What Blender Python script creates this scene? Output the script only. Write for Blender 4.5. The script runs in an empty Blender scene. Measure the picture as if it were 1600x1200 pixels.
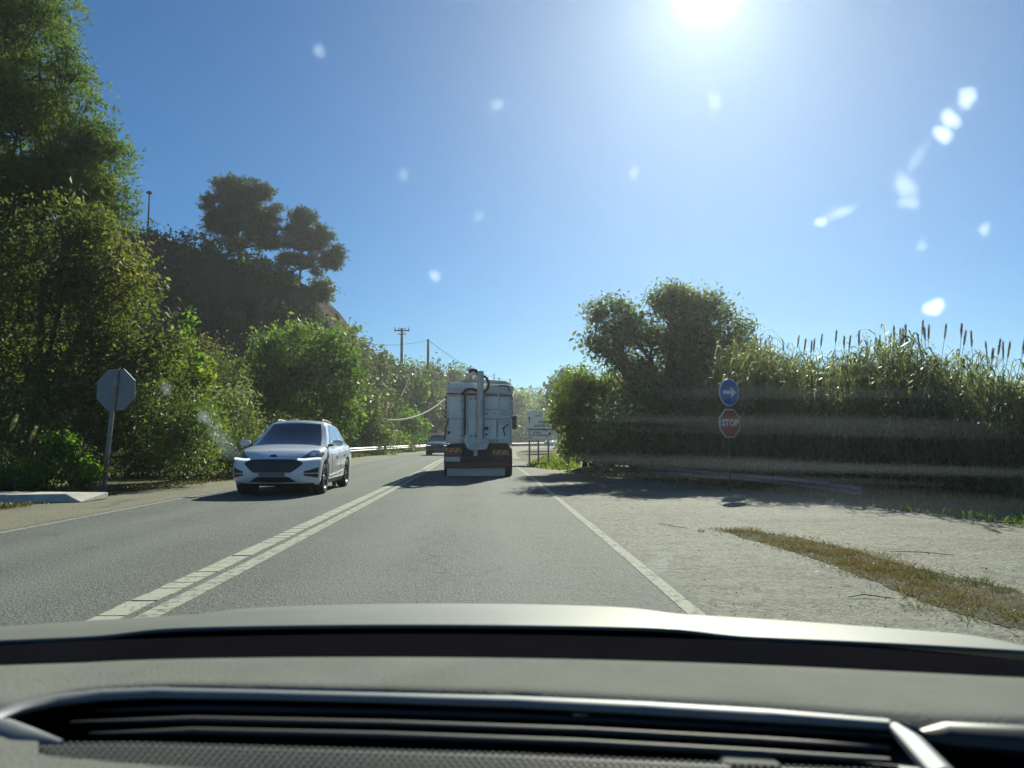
import bpy, bmesh, math, random
import numpy as np
from mathutils import Vector, Matrix, Euler

R = math.radians
scene = bpy.context.scene
COL = scene.collection

# ------------------------------------------------------------------ camera
F = 1186.0                      # focal length in pixels of a 1600 px wide frame
PITCH = R(4.24)
CAM_Z = 1.22
cam_data = bpy.data.cameras.new('camera')
cam = bpy.data.objects.new('camera', cam_data)
COL.objects.link(cam)
cam.location = (0, 0, CAM_Z)
cam.rotation_euler = (R(90) + PITCH, 0, 0)
cam_data.sensor_width = 36.0
cam_data.lens = 36.0 * F / 1600.0
cam_data.clip_start = 0.02
cam_data.clip_end = 8000
cam_data.dof.use_dof = True
cam_data.dof.focus_distance = 18.0
cam_data.dof.aperture_fstop = 6.0
scene.camera = cam

# ------------------------------------------------------------------ sky and sun
SUN_EL, SUN_AZ = R(30.9), R(15.0)          # azimuth measured from +Y towards +X
world = bpy.data.worlds.new('World')
scene.world = world
world.use_nodes = True
wn = world.node_tree
wn.nodes.clear()
sky = wn.nodes.new('ShaderNodeTexSky')
sky.sky_type = 'NISHITA'
sky.sun_disc = False
sky.sun_elevation = SUN_EL
sky.sun_rotation = SUN_AZ
sky.altitude = 200
sky.air_density = 1.0
sky.dust_density = 0.15
sky.ozone_density = 2.0
bg = wn.nodes.new('ShaderNodeBackground')
bg.inputs['Strength'].default_value = 0.05
wo = wn.nodes.new('ShaderNodeOutputWorld')
tint = wn.nodes.new('ShaderNodeMix'); tint.data_type = 'RGBA'; tint.blend_type = 'MULTIPLY'
tint.inputs[0].default_value = 1.0
tint.inputs[7].default_value = (0.275, 0.56, 0.86, 1)
wn.links.new(sky.outputs[0], tint.inputs[6])
# the sun's own bright core in the sky, at the lamp's direction
SUN_VEC = (math.sin(SUN_AZ) * math.cos(SUN_EL), math.cos(SUN_AZ) * math.cos(SUN_EL), math.sin(SUN_EL))
tc = wn.nodes.new('ShaderNodeTexCoord')
dt = wn.nodes.new('ShaderNodeVectorMath'); dt.operation = 'DOT_PRODUCT'; dt.inputs[1].default_value = SUN_VEC
wn.links.new(tc.outputs['Generated'], dt.inputs[0])
cl_ = wn.nodes.new('ShaderNodeMath'); cl_.operation = 'MAXIMUM'; cl_.inputs[1].default_value = 0.0
wn.links.new(dt.outputs['Value'], cl_.inputs[0])
def lobe(power, gain):
    a = wn.nodes.new('ShaderNodeMath'); a.operation = 'POWER'; a.inputs[1].default_value = power
    m = wn.nodes.new('ShaderNodeMath'); m.operation = 'MULTIPLY'; m.inputs[1].default_value = gain
    wn.links.new(cl_.outputs[0], a.inputs[0]); wn.links.new(a.outputs[0], m.inputs[0])
    return m.outputs[0]
ad = wn.nodes.new('ShaderNodeMath'); ad.operation = 'ADD'
wn.links.new(lobe(4200, 40.0), ad.inputs[0]); wn.links.new(lobe(300, 3.5), ad.inputs[1])
su = wn.nodes.new('ShaderNodeMix'); su.data_type = 'RGBA'; su.blend_type = 'ADD'; su.inputs[0].default_value = 1.0
wn.links.new(tint.outputs[2], su.inputs[6]); wn.links.new(ad.outputs[0], su.inputs[7])
wn.links.new(su.outputs[2], bg.inputs[0])
wn.links.new(bg.outputs[0], wo.inputs[0])

sun_data = bpy.data.lights.new('sun', 'SUN')
sun_data.energy = 3.8
sun_data.angle = R(0.53)
sun_data.color = (1.0, 0.95, 0.85)
sun = bpy.data.objects.new('sun', sun_data)
COL.objects.link(sun)
SUN_DIR = Vector((math.sin(SUN_AZ) * math.cos(SUN_EL), math.cos(SUN_AZ) * math.cos(SUN_EL), math.sin(SUN_EL)))
sun.rotation_euler = SUN_DIR.to_track_quat('Z', 'Y').to_euler()

scene.view_settings.view_transform = 'Standard'
scene.view_settings.look = 'None'
scene.view_settings.gamma = 1.0
scene.view_settings.use_curve_mapping = False
scene.view_settings.exposure = 1.08
scene.render.engine = 'CYCLES'
scene.cycles.use_denoising = True
scene.cycles.max_bounces = 8
scene.cycles.diffuse_bounces = 5
scene.cycles.glossy_bounces = 3
scene.cycles.transmission_bounces = 4
scene.cycles.transparent_max_bounces = 12
scene.cycles.caustics_reflective = False
scene.cycles.caustics_refractive = False
scene.cycles.sample_clamp_indirect = 6.0

# ------------------------------------------------------------------ helpers
CP, SP = math.cos(PITCH), math.sin(PITCH)


def P(px, py, Y):
    """the point at forward distance Y (metres) on the line of sight through a photograph pixel"""
    a, b = (px - 800) / F, (600 - py) / F
    fy, fz = CP - b * SP, SP + b * CP
    k = Y / fy
    return Vector((a * k, Y, CAM_Z + fz * k))


def G(px, py, z=0.0):
    """the point of the level plane at height z seen through a photograph pixel"""
    a, b = (px - 800) / F, (600 - py) / F
    fy, fz = CP - b * SP, SP + b * CP
    k = (z - CAM_Z) / fz
    return Vector((a * k, fy * k, z))


def link(o, parent=None):
    COL.objects.link(o)
    if parent is not None:
        o.parent = parent
    return o


def tag(o, label=None, cat=None, group=None, kind=None):
    if label: o['label'] = label
    if cat: o['category'] = cat
    if group: o['group'] = group
    if kind: o['kind'] = kind
    return o


def empty(name, loc=(0, 0, 0), rz=0.0, label=None, cat=None, group=None):
    o = bpy.data.objects.new(name, None)
    o.empty_display_size = 0.2
    COL.objects.link(o)
    o.location = loc
    o.rotation_euler = (0, 0, rz)
    return tag(o, label, cat, group)


class MB:
    """collects shapes into one mesh"""
    def __init__(self):
        self.v, self.f, self.m = [], [], []

    def add(self, vs, fs, mi=0):
        n = len(self.v)
        self.v.extend([tuple(p) for p in vs])
        self.f.extend([tuple(i + n for i in q) for q in fs])
        self.m.extend([mi] * len(fs))
        return self

    def box(self, c, s, rot=None, mi=0, taper=1.0):
        x, y, z = s[0] / 2, s[1] / 2, s[2] / 2
        vs = []
        for sz in (-1, 1):
            k = taper if sz > 0 else 1.0
            for sx, sy in ((-1, -1), (1, -1), (1, 1), (-1, 1)):
                p = Vector((sx * x * k, sy * y * k, sz * z))
                if rot is not None: p = rot @ p
                vs.append(p + Vector(c))
        self.add(vs, [(3, 2, 1, 0), (4, 5, 6, 7), (0, 1, 5, 4), (1, 2, 6, 5), (2, 3, 7, 6), (3, 0, 4, 7)], mi)
        return self

    def b2(self, a, b, mi=0):
        a, b = Vector(a), Vector(b)
        return self.box((a + b) / 2, [abs(b[i] - a[i]) for i in range(3)], None, mi)

    def tube(self, pts, rad, n=8, cap=True, mi=0):
        pts = [Vector(p) for p in pts]
        if not hasattr(rad, '__len__'): rad = [rad] * len(pts)
        rings, prev = [], None
        for i, p in enumerate(pts):
            d = (pts[min(i + 1, len(pts) - 1)] - pts[max(i - 1, 0)])
            d = d.normalized() if d.length > 1e-9 else Vector((0, 0, 1))
            if prev is None:
                u = d.orthogonal().normalized()
            else:
                u = prev - d * prev.dot(d)
                u = u.normalized() if u.length > 1e-6 else d.orthogonal().normalized()
            prev = u
            w = d.cross(u)
            rings.append([p + (u * math.cos(2 * math.pi * k / n) + w * math.sin(2 * math.pi * k / n)) * rad[i] for k in range(n)])
        vs = [q for r in rings for q in r]
        fs = []
        for i in range(len(rings) - 1):
            for k in range(n):
                a, b = i * n + k, i * n + (k + 1) % n
                fs.append((a, b, b + n, a + n))
        if cap:
            fs.append(tuple(range(n - 1, -1, -1)))
            fs.append(tuple((len(rings) - 1) * n + k for k in range(n)))
        return self.add(vs, fs, mi)

    def lathe(self, prof, axis='z', n=24, c=(0, 0, 0), mi=0):
        vs, fs = [], []
        for r, h in prof:
            for k in range(n):
                a = 2 * math.pi * k / n
                x, y = r * math.cos(a), r * math.sin(a)
                p = {'z': (x, y, h), 'y': (x, h, y), 'x': (h, x, y)}[axis]
                vs.append((p[0] + c[0], p[1] + c[1], p[2] + c[2]))
        for i in range(len(prof) - 1):
            for k in range(n):
                a, b = i * n + k, i * n + (k + 1) % n
                fs.append((a, b, b + n, a + n))
        return self.add(vs, fs, mi)

    def prism(self, poly, y0, y1, mi=0):
        """polygon in the x-z plane pulled along y"""
        n = len(poly)
        vs = [(x, y0, z) for x, z in poly] + [(x, y1, z) for x, z in poly]
        fs = [tuple(range(n)), tuple(range(2 * n - 1, n - 1, -1))]
        for k in range(n):
            fs.append((k, n + k, n + (k + 1) % n, (k + 1) % n))
        return self.add(vs, fs, mi)

    def grid(self, rows, mi=0):
        n = len(rows[0])
        vs = [p for r in rows for p in r]
        fs = [(i * n + j, i * n + j + 1, (i + 1) * n + j + 1, (i + 1) * n + j) for i in range(len(rows) - 1) for j in range(n - 1)]
        return self.add(vs, fs, mi)

    def mesh(self, name, mats, smooth=False, recalc=True):
        me = bpy.data.meshes.new(name)
        me.from_pydata(self.v, [], self.f)
        mats = mats if isinstance(mats, (list, tuple)) else [mats]
        for m in mats: me.materials.append(m)
        if len(mats) > 1:
            me.polygons.foreach_set('material_index', self.m)
        if recalc:
            bm = bmesh.new(); bm.from_mesh(me)
            bmesh.ops.recalc_face_normals(bm, faces=bm.faces)
            bm.to_mesh(me); bm.free()
        if smooth:
            me.polygons.foreach_set('use_smooth', [True] * len(me.polygons))
            me.set_sharp_from_angle(angle=R(smooth if smooth is not True else 40))
        me.update()
        return me

    def build(self, name, mats, parent=None, smooth=False, recalc=True, bevel=0):
        o = bpy.data.objects.new(name, self.mesh(name, mats, smooth, recalc))
        link(o, parent)
        if bevel:
            b = o.modifiers.new('bevel', 'BEVEL')
            b.width = bevel; b.segments = 2; b.limit_method = 'ANGLE'; b.angle_limit = R(40)
        return o


def quads_mesh(name, V, nper, mat, tone=None, tri=False):
    """V: (n, nper, 3) array, each row a separate polygon strip given as quads (nper 4) or triangles (nper 3)"""
    n = V.shape[0]
    me = bpy.data.meshes.new(name)
    me.vertices.add(n * nper)
    me.vertices.foreach_set('co', V.reshape(-1).astype(np.float32))
    me.loops.add(n * nper)
    me.loops.foreach_set('vertex_index', np.arange(n * nper, dtype=np.int32))
    me.polygons.add(n)
    me.polygons.foreach_set('loop_start', np.arange(0, n * nper, nper, dtype=np.int32))
    if tone is not None:
        a = me.attributes.new('tone', 'FLOAT', 'FACE')
        a.data.foreach_set('value', np.asarray(tone, dtype=np.float32))
    me.materials.append(mat)
    me.update(calc_edges=True)
    return me


def copy_tree(o, parent=None):
    c = o.copy(); COL.objects.link(c); c.parent = parent
    for ch in list(o.children): copy_tree(ch, c)
    return c


# ------------------------------------------------------------------ materials
def new_mat(name):
    m = bpy.data.materials.new(name)
    m.use_nodes = True
    nt = m.node_tree
    return m, nt, nt.nodes['Principled BSDF']


def L(nt, a, b): nt.links.new(a, b)


def coords(nt, scale=1.0):
    g = nt.nodes.new('ShaderNodeNewGeometry')
    mp = nt.nodes.new('ShaderNodeMapping')
    mp.inputs['Scale'].default_value = (scale, scale, scale) if not hasattr(scale, '__len__') else scale
    L(nt, g.outputs['Position'], mp.inputs['Vector'])
    return mp.outputs['Vector']


def noise(nt, vec, scale, detail=4, rough=0.55):
    n = nt.nodes.new('ShaderNodeTexNoise')
    n.inputs['Scale'].default_value = scale
    n.inputs['Detail'].default_value = detail
    n.inputs['Roughness'].default_value = rough
    if vec is not None: L(nt, vec, n.inputs['Vector'])
    return n.outputs['Fac']


def ramp(nt, fac, stops):
    r = nt.nodes.new('ShaderNodeValToRGB')
    e = r.color_ramp.elements
    while len(e) < len(stops): e.new(0.5)
    for i, (p, c) in enumerate(stops):
        e[i].position = p
        e[i].color = (*c, 1) if len(c) == 3 else c
    L(nt, fac, r.inputs['Fac'])
    return r.outputs['Color']


def mix(nt, fac, a, b, mode='MIX'):
    m = nt.nodes.new('ShaderNodeMix'); m.data_type = 'RGBA'; m.blend_type = mode
    if hasattr(fac, 'is_linked'): L(nt, fac, m.inputs[0])
    else: m.inputs[0].default_value = fac
    for k, c in ((6, a), (7, b)):
        if hasattr(c, 'is_linked'): L(nt, c, m.inputs[k])
        else: m.inputs[k].default_value = (*c, 1)
    return m.outputs[2]


def bump(nt, b, h, strength, dist):
    n = nt.nodes.new('ShaderNodeBump')
    n.inputs['Strength'].default_value = strength
    n.inputs['Distance'].default_value = dist
    L(nt, h, n.inputs['Height'])
    L(nt, n.outputs['Normal'], b.inputs['Normal'])


def plain(name, col, rough=0.5, metal=0.0, coat=0.0, var=0.12, vscale=6.0, spec=0.5):
    """a painted or bare surface with a little uneven dirt"""
    m, nt, b = new_mat(name)
    f = noise(nt, coords(nt), vscale, 5)
    c0 = tuple(max(0, c * (1 - var)) for c in col); c1 = tuple(min(1, c * (1 + var)) for c in col)
    L(nt, ramp(nt, f, [(0.3, c0), (0.7, c1)]), b.inputs['Base Color'])
    b.inputs['Roughness'].default_value = rough
    b.inputs['Metallic'].default_value = metal
    b.inputs['Coat Weight'].default_value = coat
    b.inputs['Coat Roughness'].default_value = 0.04
    b.inputs['Specular IOR Level'].default_value = spec
    return m


def emit(name, col, s):
    m, nt, b = new_mat(name)
    b.inputs['Base Color'].default_value = (*col, 1)
    b.inputs['Emission Color'].default_value = (*col, 1)
    b.inputs['Emission Strength'].default_value = s
    return m


def leaf_mat(name, stops, transl=0.45, rough=0.55, spec=0.2):
    m, nt, b = new_mat(name)
    at = nt.nodes.new('ShaderNodeAttribute'); at.attribute_name = 'tone'
    c = ramp(nt, at.outputs['Fac'], stops)
    L(nt, c, b.inputs['Base Color'])
    b.inputs['Roughness'].default_value = rough
    b.inputs['Specular IOR Level'].default_value = spec
    tr = nt.nodes.new('ShaderNodeBsdfTranslucent')
    L(nt, mix(nt, 1.0, c, (1.75, 1.85, 0.8), 'MULTIPLY'), tr.inputs['Color'])
    ms = nt.nodes.new('ShaderNodeMixShader'); ms.inputs[0].default_value = transl
    L(nt, b.outputs[0], ms.inputs[1]); L(nt, tr.outputs[0], ms.inputs[2])
    L(nt, ms.outputs[0], nt.nodes['Material Output'].inputs['Surface'])
    return m


def asphalt(name, dark, light, dust, dust_amt=0.35, scale=1.0, tracks=False, cracks=0.5, coarse=False):
    m, nt, b = new_mat(name)
    v = coords(nt)
    vo = nt.nodes.new('ShaderNodeTexVoronoi'); vo.inputs['Scale'].default_value = 55 * scale
    L(nt, v, vo.inputs['Vector'])
    speck = ramp(nt, vo.outputs['Color'], [(0.1, dark), (0.55, tuple((a + c) / 2 for a, c in zip(dark, light))), (0.9, light)])
    fine = noise(nt, v, 26 * scale, 6, 0.7)
    speck = mix(nt, ramp(nt, fine, [(0.35, (0, 0, 0)), (0.65, (1, 1, 1))]), speck, mix(nt, 0.5, speck, light))
    big = noise(nt, coords(nt, (1.0, 0.16, 1.0)), 1.1, 6, 0.6)
    col = mix(nt, mix(nt, dust_amt, (0, 0, 0), ramp(nt, big, [(0.35, (0, 0, 0)), (0.75, (1, 1, 1))])), speck, dust)
    patch = noise(nt, v, 0.6, 5, 0.6)
    col = mix(nt, ramp(nt, patch, [(0.3, (0.45, 0.45, 0.45)), (0.6, (0, 0, 0))]), col, mix(nt, 0.6, dark, col))
    wob = nt.nodes.new('ShaderNodeVectorMath'); wob.operation = 'MULTIPLY_ADD'
    nz = nt.nodes.new('ShaderNodeTexNoise'); nz.inputs['Scale'].default_value = 2.5
    L(nt, v, nz.inputs['Vector']); L(nt, nz.outputs['Color'], wob.inputs[0]); wob.inputs[1].default_value = (.7, .7, .0); L(nt, v, wob.inputs[2])
    ck = nt.nodes.new('ShaderNodeTexVoronoi'); ck.feature = 'DISTANCE_TO_EDGE'; ck.inputs['Scale'].default_value = 0.42
    L(nt, wob.outputs[0], ck.inputs['Vector'])
    cm_ = ramp(nt, ck.outputs['Distance'], [(0.0, (1, 1, 1)), (0.011, (0, 0, 0))])
    cmask = ramp(nt, noise(nt, v, 0.23, 3), [(0.47, (0, 0, 0)), (0.56, (cracks, cracks, cracks))])
    col = mix(nt, mix(nt, 1.0, cm_, cmask, 'MULTIPLY'), col, tuple(c * .35 for c in dark))
    if coarse:
        pit = nt.nodes.new('ShaderNodeTexVoronoi'); pit.inputs['Scale'].default_value = 17
        L(nt, v, pit.inputs['Vector'])
        col = mix(nt, ramp(nt, pit.outputs['Color'], [(0.62, (0, 0, 0)), (0.66, (.75, .75, .75))]), col, tuple(c * 1.1 for c in dark))
        pt2 = nt.nodes.new('ShaderNodeTexVoronoi'); pt2.inputs['Scale'].default_value = 31
        L(nt, v, pt2.inputs['Vector'])
        col = mix(nt, ramp(nt, pt2.outputs['Color'], [(0.74, (0, 0, 0)), (0.80, (.5, .5, .5))]), col, tuple(min(1, c * 1.5) for c in light))
        mac = noise(nt, coords(nt, (.5, 1.0, 1)), 0.55, 6, 0.7)
        col = mix(nt, ramp(nt, mac, [(0.38, (.7, .7, .7)), (0.52, (0, 0, 0))]), col, mix(nt, .5, col, dark))
        rut = noise(nt, coords(nt, (.10, 1.6, 1)), 1.6, 4, 0.6)
        col = mix(nt, ramp(nt, rut, [(0.5, (0, 0, 0)), (0.64, (.45, .45, .45))]), col, dust)
    if tracks:
        at = nt.nodes.new('ShaderNodeAttribute'); at.attribute_name = 'across'
        tk = ramp(nt, at.outputs['Fac'], [(0.0, (0, 0, 0)), (0.10, (.1, .1, .1)), (0.17, (1, 1, 1)), (0.25, (.15, .15, .15)), (0.33, (.9, .9, .9)), (0.42, (.1, .1, .1)), (0.58, (.1, .1, .1)), (0.67, (1, 1, 1)), (0.75, (.15, .15, .15)), (0.83, (1, 1, 1)), (0.93, (0, 0, 0))])
        tk = mix(nt, 1.0, tk, ramp(nt, big, [(0.3, (.25, .25, .25)), (0.6, (.8, .8, .8))]), 'MULTIPLY')
        col = mix(nt, tk, col, mix(nt, 0.75, col, light))
        oil = noise(nt, coords(nt, (1.3, .35, 1)), 1.9, 5, .6)
        ol = mix(nt, 1.0, ramp(nt, oil, [(0.56, (0, 0, 0)), (0.68, (.55, .55, .55))]), ramp(nt, at.outputs['Fac'], [(0.66, (0, 0, 0)), (0.74, (1, 1, 1)), (0.82, (0, 0, 0))]), 'MULTIPLY')
        col = mix(nt, ol, col, dark)
    L(nt, col, b.inputs['Base Color'])
    b.inputs['Roughness'].default_value = 0.85
    b.inputs['Specular IOR Level'].default_value = 0.25
    h = nt.nodes.new('ShaderNodeMath'); h.operation = 'ADD'
    L(nt, vo.outputs['Distance'], h.inputs[0]); L(nt, fine, h.inputs[1])
    bump(nt, b, h.outputs[0], 0.65, 0.012)
    return m


def road_paint(name, paint, under, wear=0.5, scale=9.0):
    m, nt, b = new_mat(name)
    v = coords(nt)
    w = noise(nt, v, scale, 8, 0.72)
    crack = nt.nodes.new('ShaderNodeTexVoronoi'); crack.feature = 'DISTANCE_TO_EDGE'; crack.inputs['Scale'].default_value = 7
    L(nt, v, crack.inputs['Vector'])
    c = mix(nt, ramp(nt, w, [(wear - 0.04, (1, 1, 1)), (wear + 0.05, (0, 0, 0))]), paint, under)
    c = mix(nt, ramp(nt, crack.outputs['Distance'], [(0.0, (0.8, 0.8, 0.8)), (0.03, (0, 0, 0))]), c, under)
    L(nt, c, b.inputs['Base Color'])
    b.inputs['Roughness'].default_value = 0.9
    b.inputs['Specular IOR Level'].default_value = 0.2
    bump(nt, b, noise(nt, v, 60, 3), 0.4, 0.006)
    return m


def earth(name, stops, scale=0.4, bstr=0.8, bdist=0.15, stretch=(1, 1, 1)):
    m, nt, b = new_mat(name)
    v = coords(nt, stretch)
    f = noise(nt, v, scale, 9, 0.65)
    L(nt, ramp(nt, f, stops), b.inputs['Base Color'])
    b.inputs['Roughness'].default_value = 0.95
    b.inputs['Specular IOR Level'].default_value = 0.15
    bump(nt, b, noise(nt, v, scale * 6, 8, 0.7), bstr, bdist)
    return m


M = {}
M['asphalt'] = asphalt('worn_asphalt', (0.036, 0.041, 0.037), (0.165, 0.182, 0.165), (0.125, 0.138, 0.122), tracks=True)
M['layby'] = asphalt('dusty_gravel', (0.035, 0.04, 0.03), (0.185, 0.195, 0.15), (0.17, 0.18, 0.14), 0.6, 0.8, cracks=0.8, coarse=True)
M['shoulder'] = asphalt('dusty_shoulder', (0.07, 0.07, 0.045), (0.23, 0.225, 0.155), (0.22, 0.21, 0.14), 0.6, 0.7)
M['line'] = road_paint('worn_line_paint', (0.34, 0.35, 0.29), (0.14, 0.15, 0.12), 0.44)
M['block'] = road_paint('block_line_paint', (0.36, 0.37, 0.30), (0.15, 0.16, 0.13), 0.37)
M['faint_line'] = road_paint('faint_line_paint', (0.28, 0.28, 0.24), (0.16, 0.16, 0.14), 0.47)
M['ground'] = earth('dry_ground', [(0.3, (0.10, 0.085, 0.05)), (0.5, (0.15, 0.125, 0.075)), (0.7, (0.09, 0.10, 0.04))], 0.9, 0.6, 0.05)
M['cliff'] = earth('brown_cliff', [(0.3, (0.05, 0.04, 0.03)), (0.45, (0.10, 0.072, 0.05)), (0.6, (0.14, 0.10, 0.07)), (0.7, (0.06, 0.065, 0.035))], 0.35, 1.0, 0.7, (1, 1, 0.35))
M['bark'] = earth('bark', [(0.3, (0.06, 0.045, 0.032)), (0.7, (0.15, 0.12, 0.09))], 6, 0.8, 0.03, (1, 1, 0.25))
M['galv'] = plain('galvanised_steel', (0.30, 0.31, 0.30), 0.55, 0.4, vscale=3)
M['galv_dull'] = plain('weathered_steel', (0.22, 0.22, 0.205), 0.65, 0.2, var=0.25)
M['concrete'] = plain('concrete', (0.46, 0.44, 0.38), 0.9, var=0.18, vscale=4)
M['wood'] = plain('weathered_wood', (0.13, 0.10, 0.075), 0.85, var=0.3, vscale=5)
M['cable'] = plain('black_cable', (0.03, 0.03, 0.03), 0.6)
M['pale_cable'] = plain('pale_pipe', (0.42, 0.38, 0.32), 0.6)
M['brick_post'] = plain('red_brick_paint', (0.48, 0.20, 0.11), 0.85, var=0.3, vscale=8)
M['white_paint'] = plain('white_paint', (0.72, 0.73, 0.72), 0.4, var=0.05)
M['sign_back'] = plain('sign_back_grey', (0.20, 0.215, 0.24), 0.5, 0.3, var=0.1)
M['sign_red'] = plain('sign_red', (0.55, 0.075, 0.035), 0.4, var=0.08)
M['sign_blue'] = plain('sign_blue', (0.02, 0.13, 0.42), 0.4, var=0.08)
M['sign_white'] = plain('sign_white', (0.84, 0.85, 0.83), 0.4, var=0.04)
M['black'] = plain('black_plastic', (0.02, 0.02, 0.022), 0.45)
M['matte_black'] = plain('matte_black_plastic', (0.006, 0.006, 0.008), 0.9, spec=0.0)
M['rubber'] = plain('tyre_rubber', (0.025, 0.025, 0.026), 0.8)
M['carpaint'] = plain('white_car_paint', (0.72, 0.74, 0.77), 0.28, 0.0, 1.0, 0.02, 2.0)
M['darkpaint'] = plain('dark_car_paint', (0.03, 0.035, 0.055), 0.3, 0.2, 1.0, 0.05, 2.0)
M['carglass'] = plain('tinted_glass', (0.012, 0.014, 0.022), 0.04, 0.0, 1.0, 0.1, 1.0, 0.8)
M['chrome'] = plain('chrome', (0.7, 0.7, 0.7), 0.15, 1.0, var=0.03)
M['rim'] = plain('dark_rim', (0.10, 0.10, 0.105), 0.3, 0.7)
M['rimface'] = plain('silver_rim', (0.6, 0.6, 0.62), 0.25, 0.9)
M['lamp'] = plain('headlamp_glass', (0.10, 0.13, 0.17), 0.08, 0.2, 1.0)
M['drl'] = emit('daytime_light', (0.92, 0.96, 1.0), 0.5)
M['badge_blue'] = plain('badge_blue', (0.01, 0.03, 0.2), 0.3)
M['plate'] = plain('number_plate_grey', (0.16, 0.17, 0.20), 0.5)
M['truck'] = plain('truck_white', (0.80, 0.775, 0.71), 0.55, var=0.1, vscale=2.5)
M['truck_grey'] = plain('truck_grey', (0.66, 0.64, 0.585), 0.55, var=0.14, vscale=3)
for k_ in ('truck', 'truck_grey'):
    nt = M[k_].node_tree; b_ = nt.nodes['Principled BSDF']
    base_l = b_.inputs['Base Color'].links[0].from_socket
    st_ = noise(nt, coords(nt, (1, 1, .12)), 9, 6, .7)
    low = noise(nt, coords(nt), 1.3, 5, .6)
    c_ = mix(nt, ramp(nt, st_, [(0.52, (0, 0, 0)), (0.74, (.32, .32, .32))]), base_l, (.20, .17, .13))
    c_ = mix(nt, ramp(nt, low, [(0.48, (0, 0, 0)), (0.7, (.18, .18, .18))]), c_, (.25, .22, .17))
    L(nt, c_, b_.inputs['Base Color'])
M['truck_dark'] = plain('truck_chassis', (0.035, 0.034, 0.034), 0.7, var=0.3)
M['truck_red'] = plain('truck_red_stripe', (0.42, 0.055, 0.045), 0.45)
M['truck_rust'] = plain('truck_red_bumper', (0.13, 0.045, 0.04), 0.6, var=0.3)
M['hazard_yellow'] = plain('hazard_yellow', (0.62, 0.38, 0.06), 0.4)
M['hazard_red'] = plain('hazard_red', (0.5, 0.07, 0.04), 0.4)
M['taillight'] = plain('taillight_red', (0.35, 0.04, 0.035), 0.25, coat=0.6)
M['hose'] = plain('black_hose', (0.03, 0.03, 0.03), 0.5)
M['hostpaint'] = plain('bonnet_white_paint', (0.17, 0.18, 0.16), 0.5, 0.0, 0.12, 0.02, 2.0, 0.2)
M['trim'] = plain('satin_trim', (0.22, 0.23, 0.24), 0.6, 0.5, var=0.06)
M['gloss_black'] = plain('gloss_black', (0.012, 0.012, 0.016), 0.45)
M['slat'] = plain('vent_slat_plastic', (0.035, 0.037, 0.037), 0.65)


def dash_mat():
    m, nt, b = new_mat('dashboard_plastic')
    v = coords(nt)
    f = noise(nt, v, 9, 6, 0.6)
    L(nt, ramp(nt, f, [(0.3, (0.155, 0.162, 0.142)), (0.7, (0.195, 0.20, 0.178))]), b.inputs['Base Color'])
    b.inputs['Roughness'].default_value = 0.95
    b.inputs['Specular IOR Level'].default_value = 0.12
    bump(nt, b, noise(nt, v, 260, 3), 0.9, 0.0016)
    return m


M['dash'] = dash_mat()

# foliage palettes (leaf colours raised to lift the dark shade in them)
LM = {}
LM['pine'] = leaf_mat('pine_needles', [(0, (0.06, 0.10, 0.03)), (0.6, (0.11, 0.17, 0.045)), (1, (0.18, 0.22, 0.07))], 0.45)
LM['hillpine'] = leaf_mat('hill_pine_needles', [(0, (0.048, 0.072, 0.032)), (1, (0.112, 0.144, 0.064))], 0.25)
LM['oak'] = leaf_mat('oak_leaves', [(0, (0.06, 0.085, 0.03)), (0.5, (0.10, 0.125, 0.04)), (0.8, (0.145, 0.14, 0.05)), (0.95, (0.18, 0.15, 0.065)), (1, (0.26, 0.25, 0.13))], 0.45, 0.6, 0.15)
LM['green'] = leaf_mat('green_leaves', [(0, (0.049, 0.091, 0.025)), (0.6, (0.098, 0.168, 0.039)), (1, (0.182, 0.238, 0.056))], 0.45)
LM['bright'] = leaf_mat('bright_leaves', [(0, (0.057, 0.115, 0.023)), (0.6, (0.103, 0.196, 0.034)), (1, (0.184, 0.241, 0.046))], 0.5)
LM['yellow'] = leaf_mat('yellow_green_leaves', [(0, (0.06, 0.105, 0.02)), (0.6, (0.125, 0.175, 0.032)), (1, (0.22, 0.25, 0.055))], 0.5)
LM['grey'] = leaf_mat('grey_green_leaves', [(0, (0.075, 0.105, 0.059)), (0.6, (0.127, 0.164, 0.089)), (1, (0.223, 0.253, 0.149))], 0.52, 0.55, 0.25)
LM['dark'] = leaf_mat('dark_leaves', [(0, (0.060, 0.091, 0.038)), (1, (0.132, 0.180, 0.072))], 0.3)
LM['cane'] = leaf_mat('cane_leaves', [(0, (0.085, 0.105, 0.062)), (0.6, (0.140, 0.170, 0.098)), (0.93, (0.200, 0.225, 0.135)), (1, (0.30, 0.27, 0.18))], 0.42, 0.5, 0.3)
LM['plume'] = leaf_mat('plume_hairs', [(0, (0.090, 0.065, 0.055)), (1, (0.220, 0.170, 0.130))], 0.35)
LM['pampas'] = leaf_mat('pale_plume_hairs', [(0, (0.300, 0.270, 0.200)), (1, (0.500, 0.460, 0.360))], 0.4)
LM['dry'] = leaf_mat('dry_grass', [(0, (0.09, 0.105, 0.045)), (0.45, (0.145, 0.135, 0.075)), (0.8, (0.19, 0.12, 0.08)), (1, (0.22, 0.205, 0.145))], 0.25)
LM['grass'] = leaf_mat('verge_grass', [(0, (0.060, 0.100, 0.020)), (0.6, (0.120, 0.160, 0.030)), (1, (0.240, 0.220, 0.080))], 0.45)

# ------------------------------------------------------------------ ground and roads
rng = np.random.default_rng(11)
random.seed(5)

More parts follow.
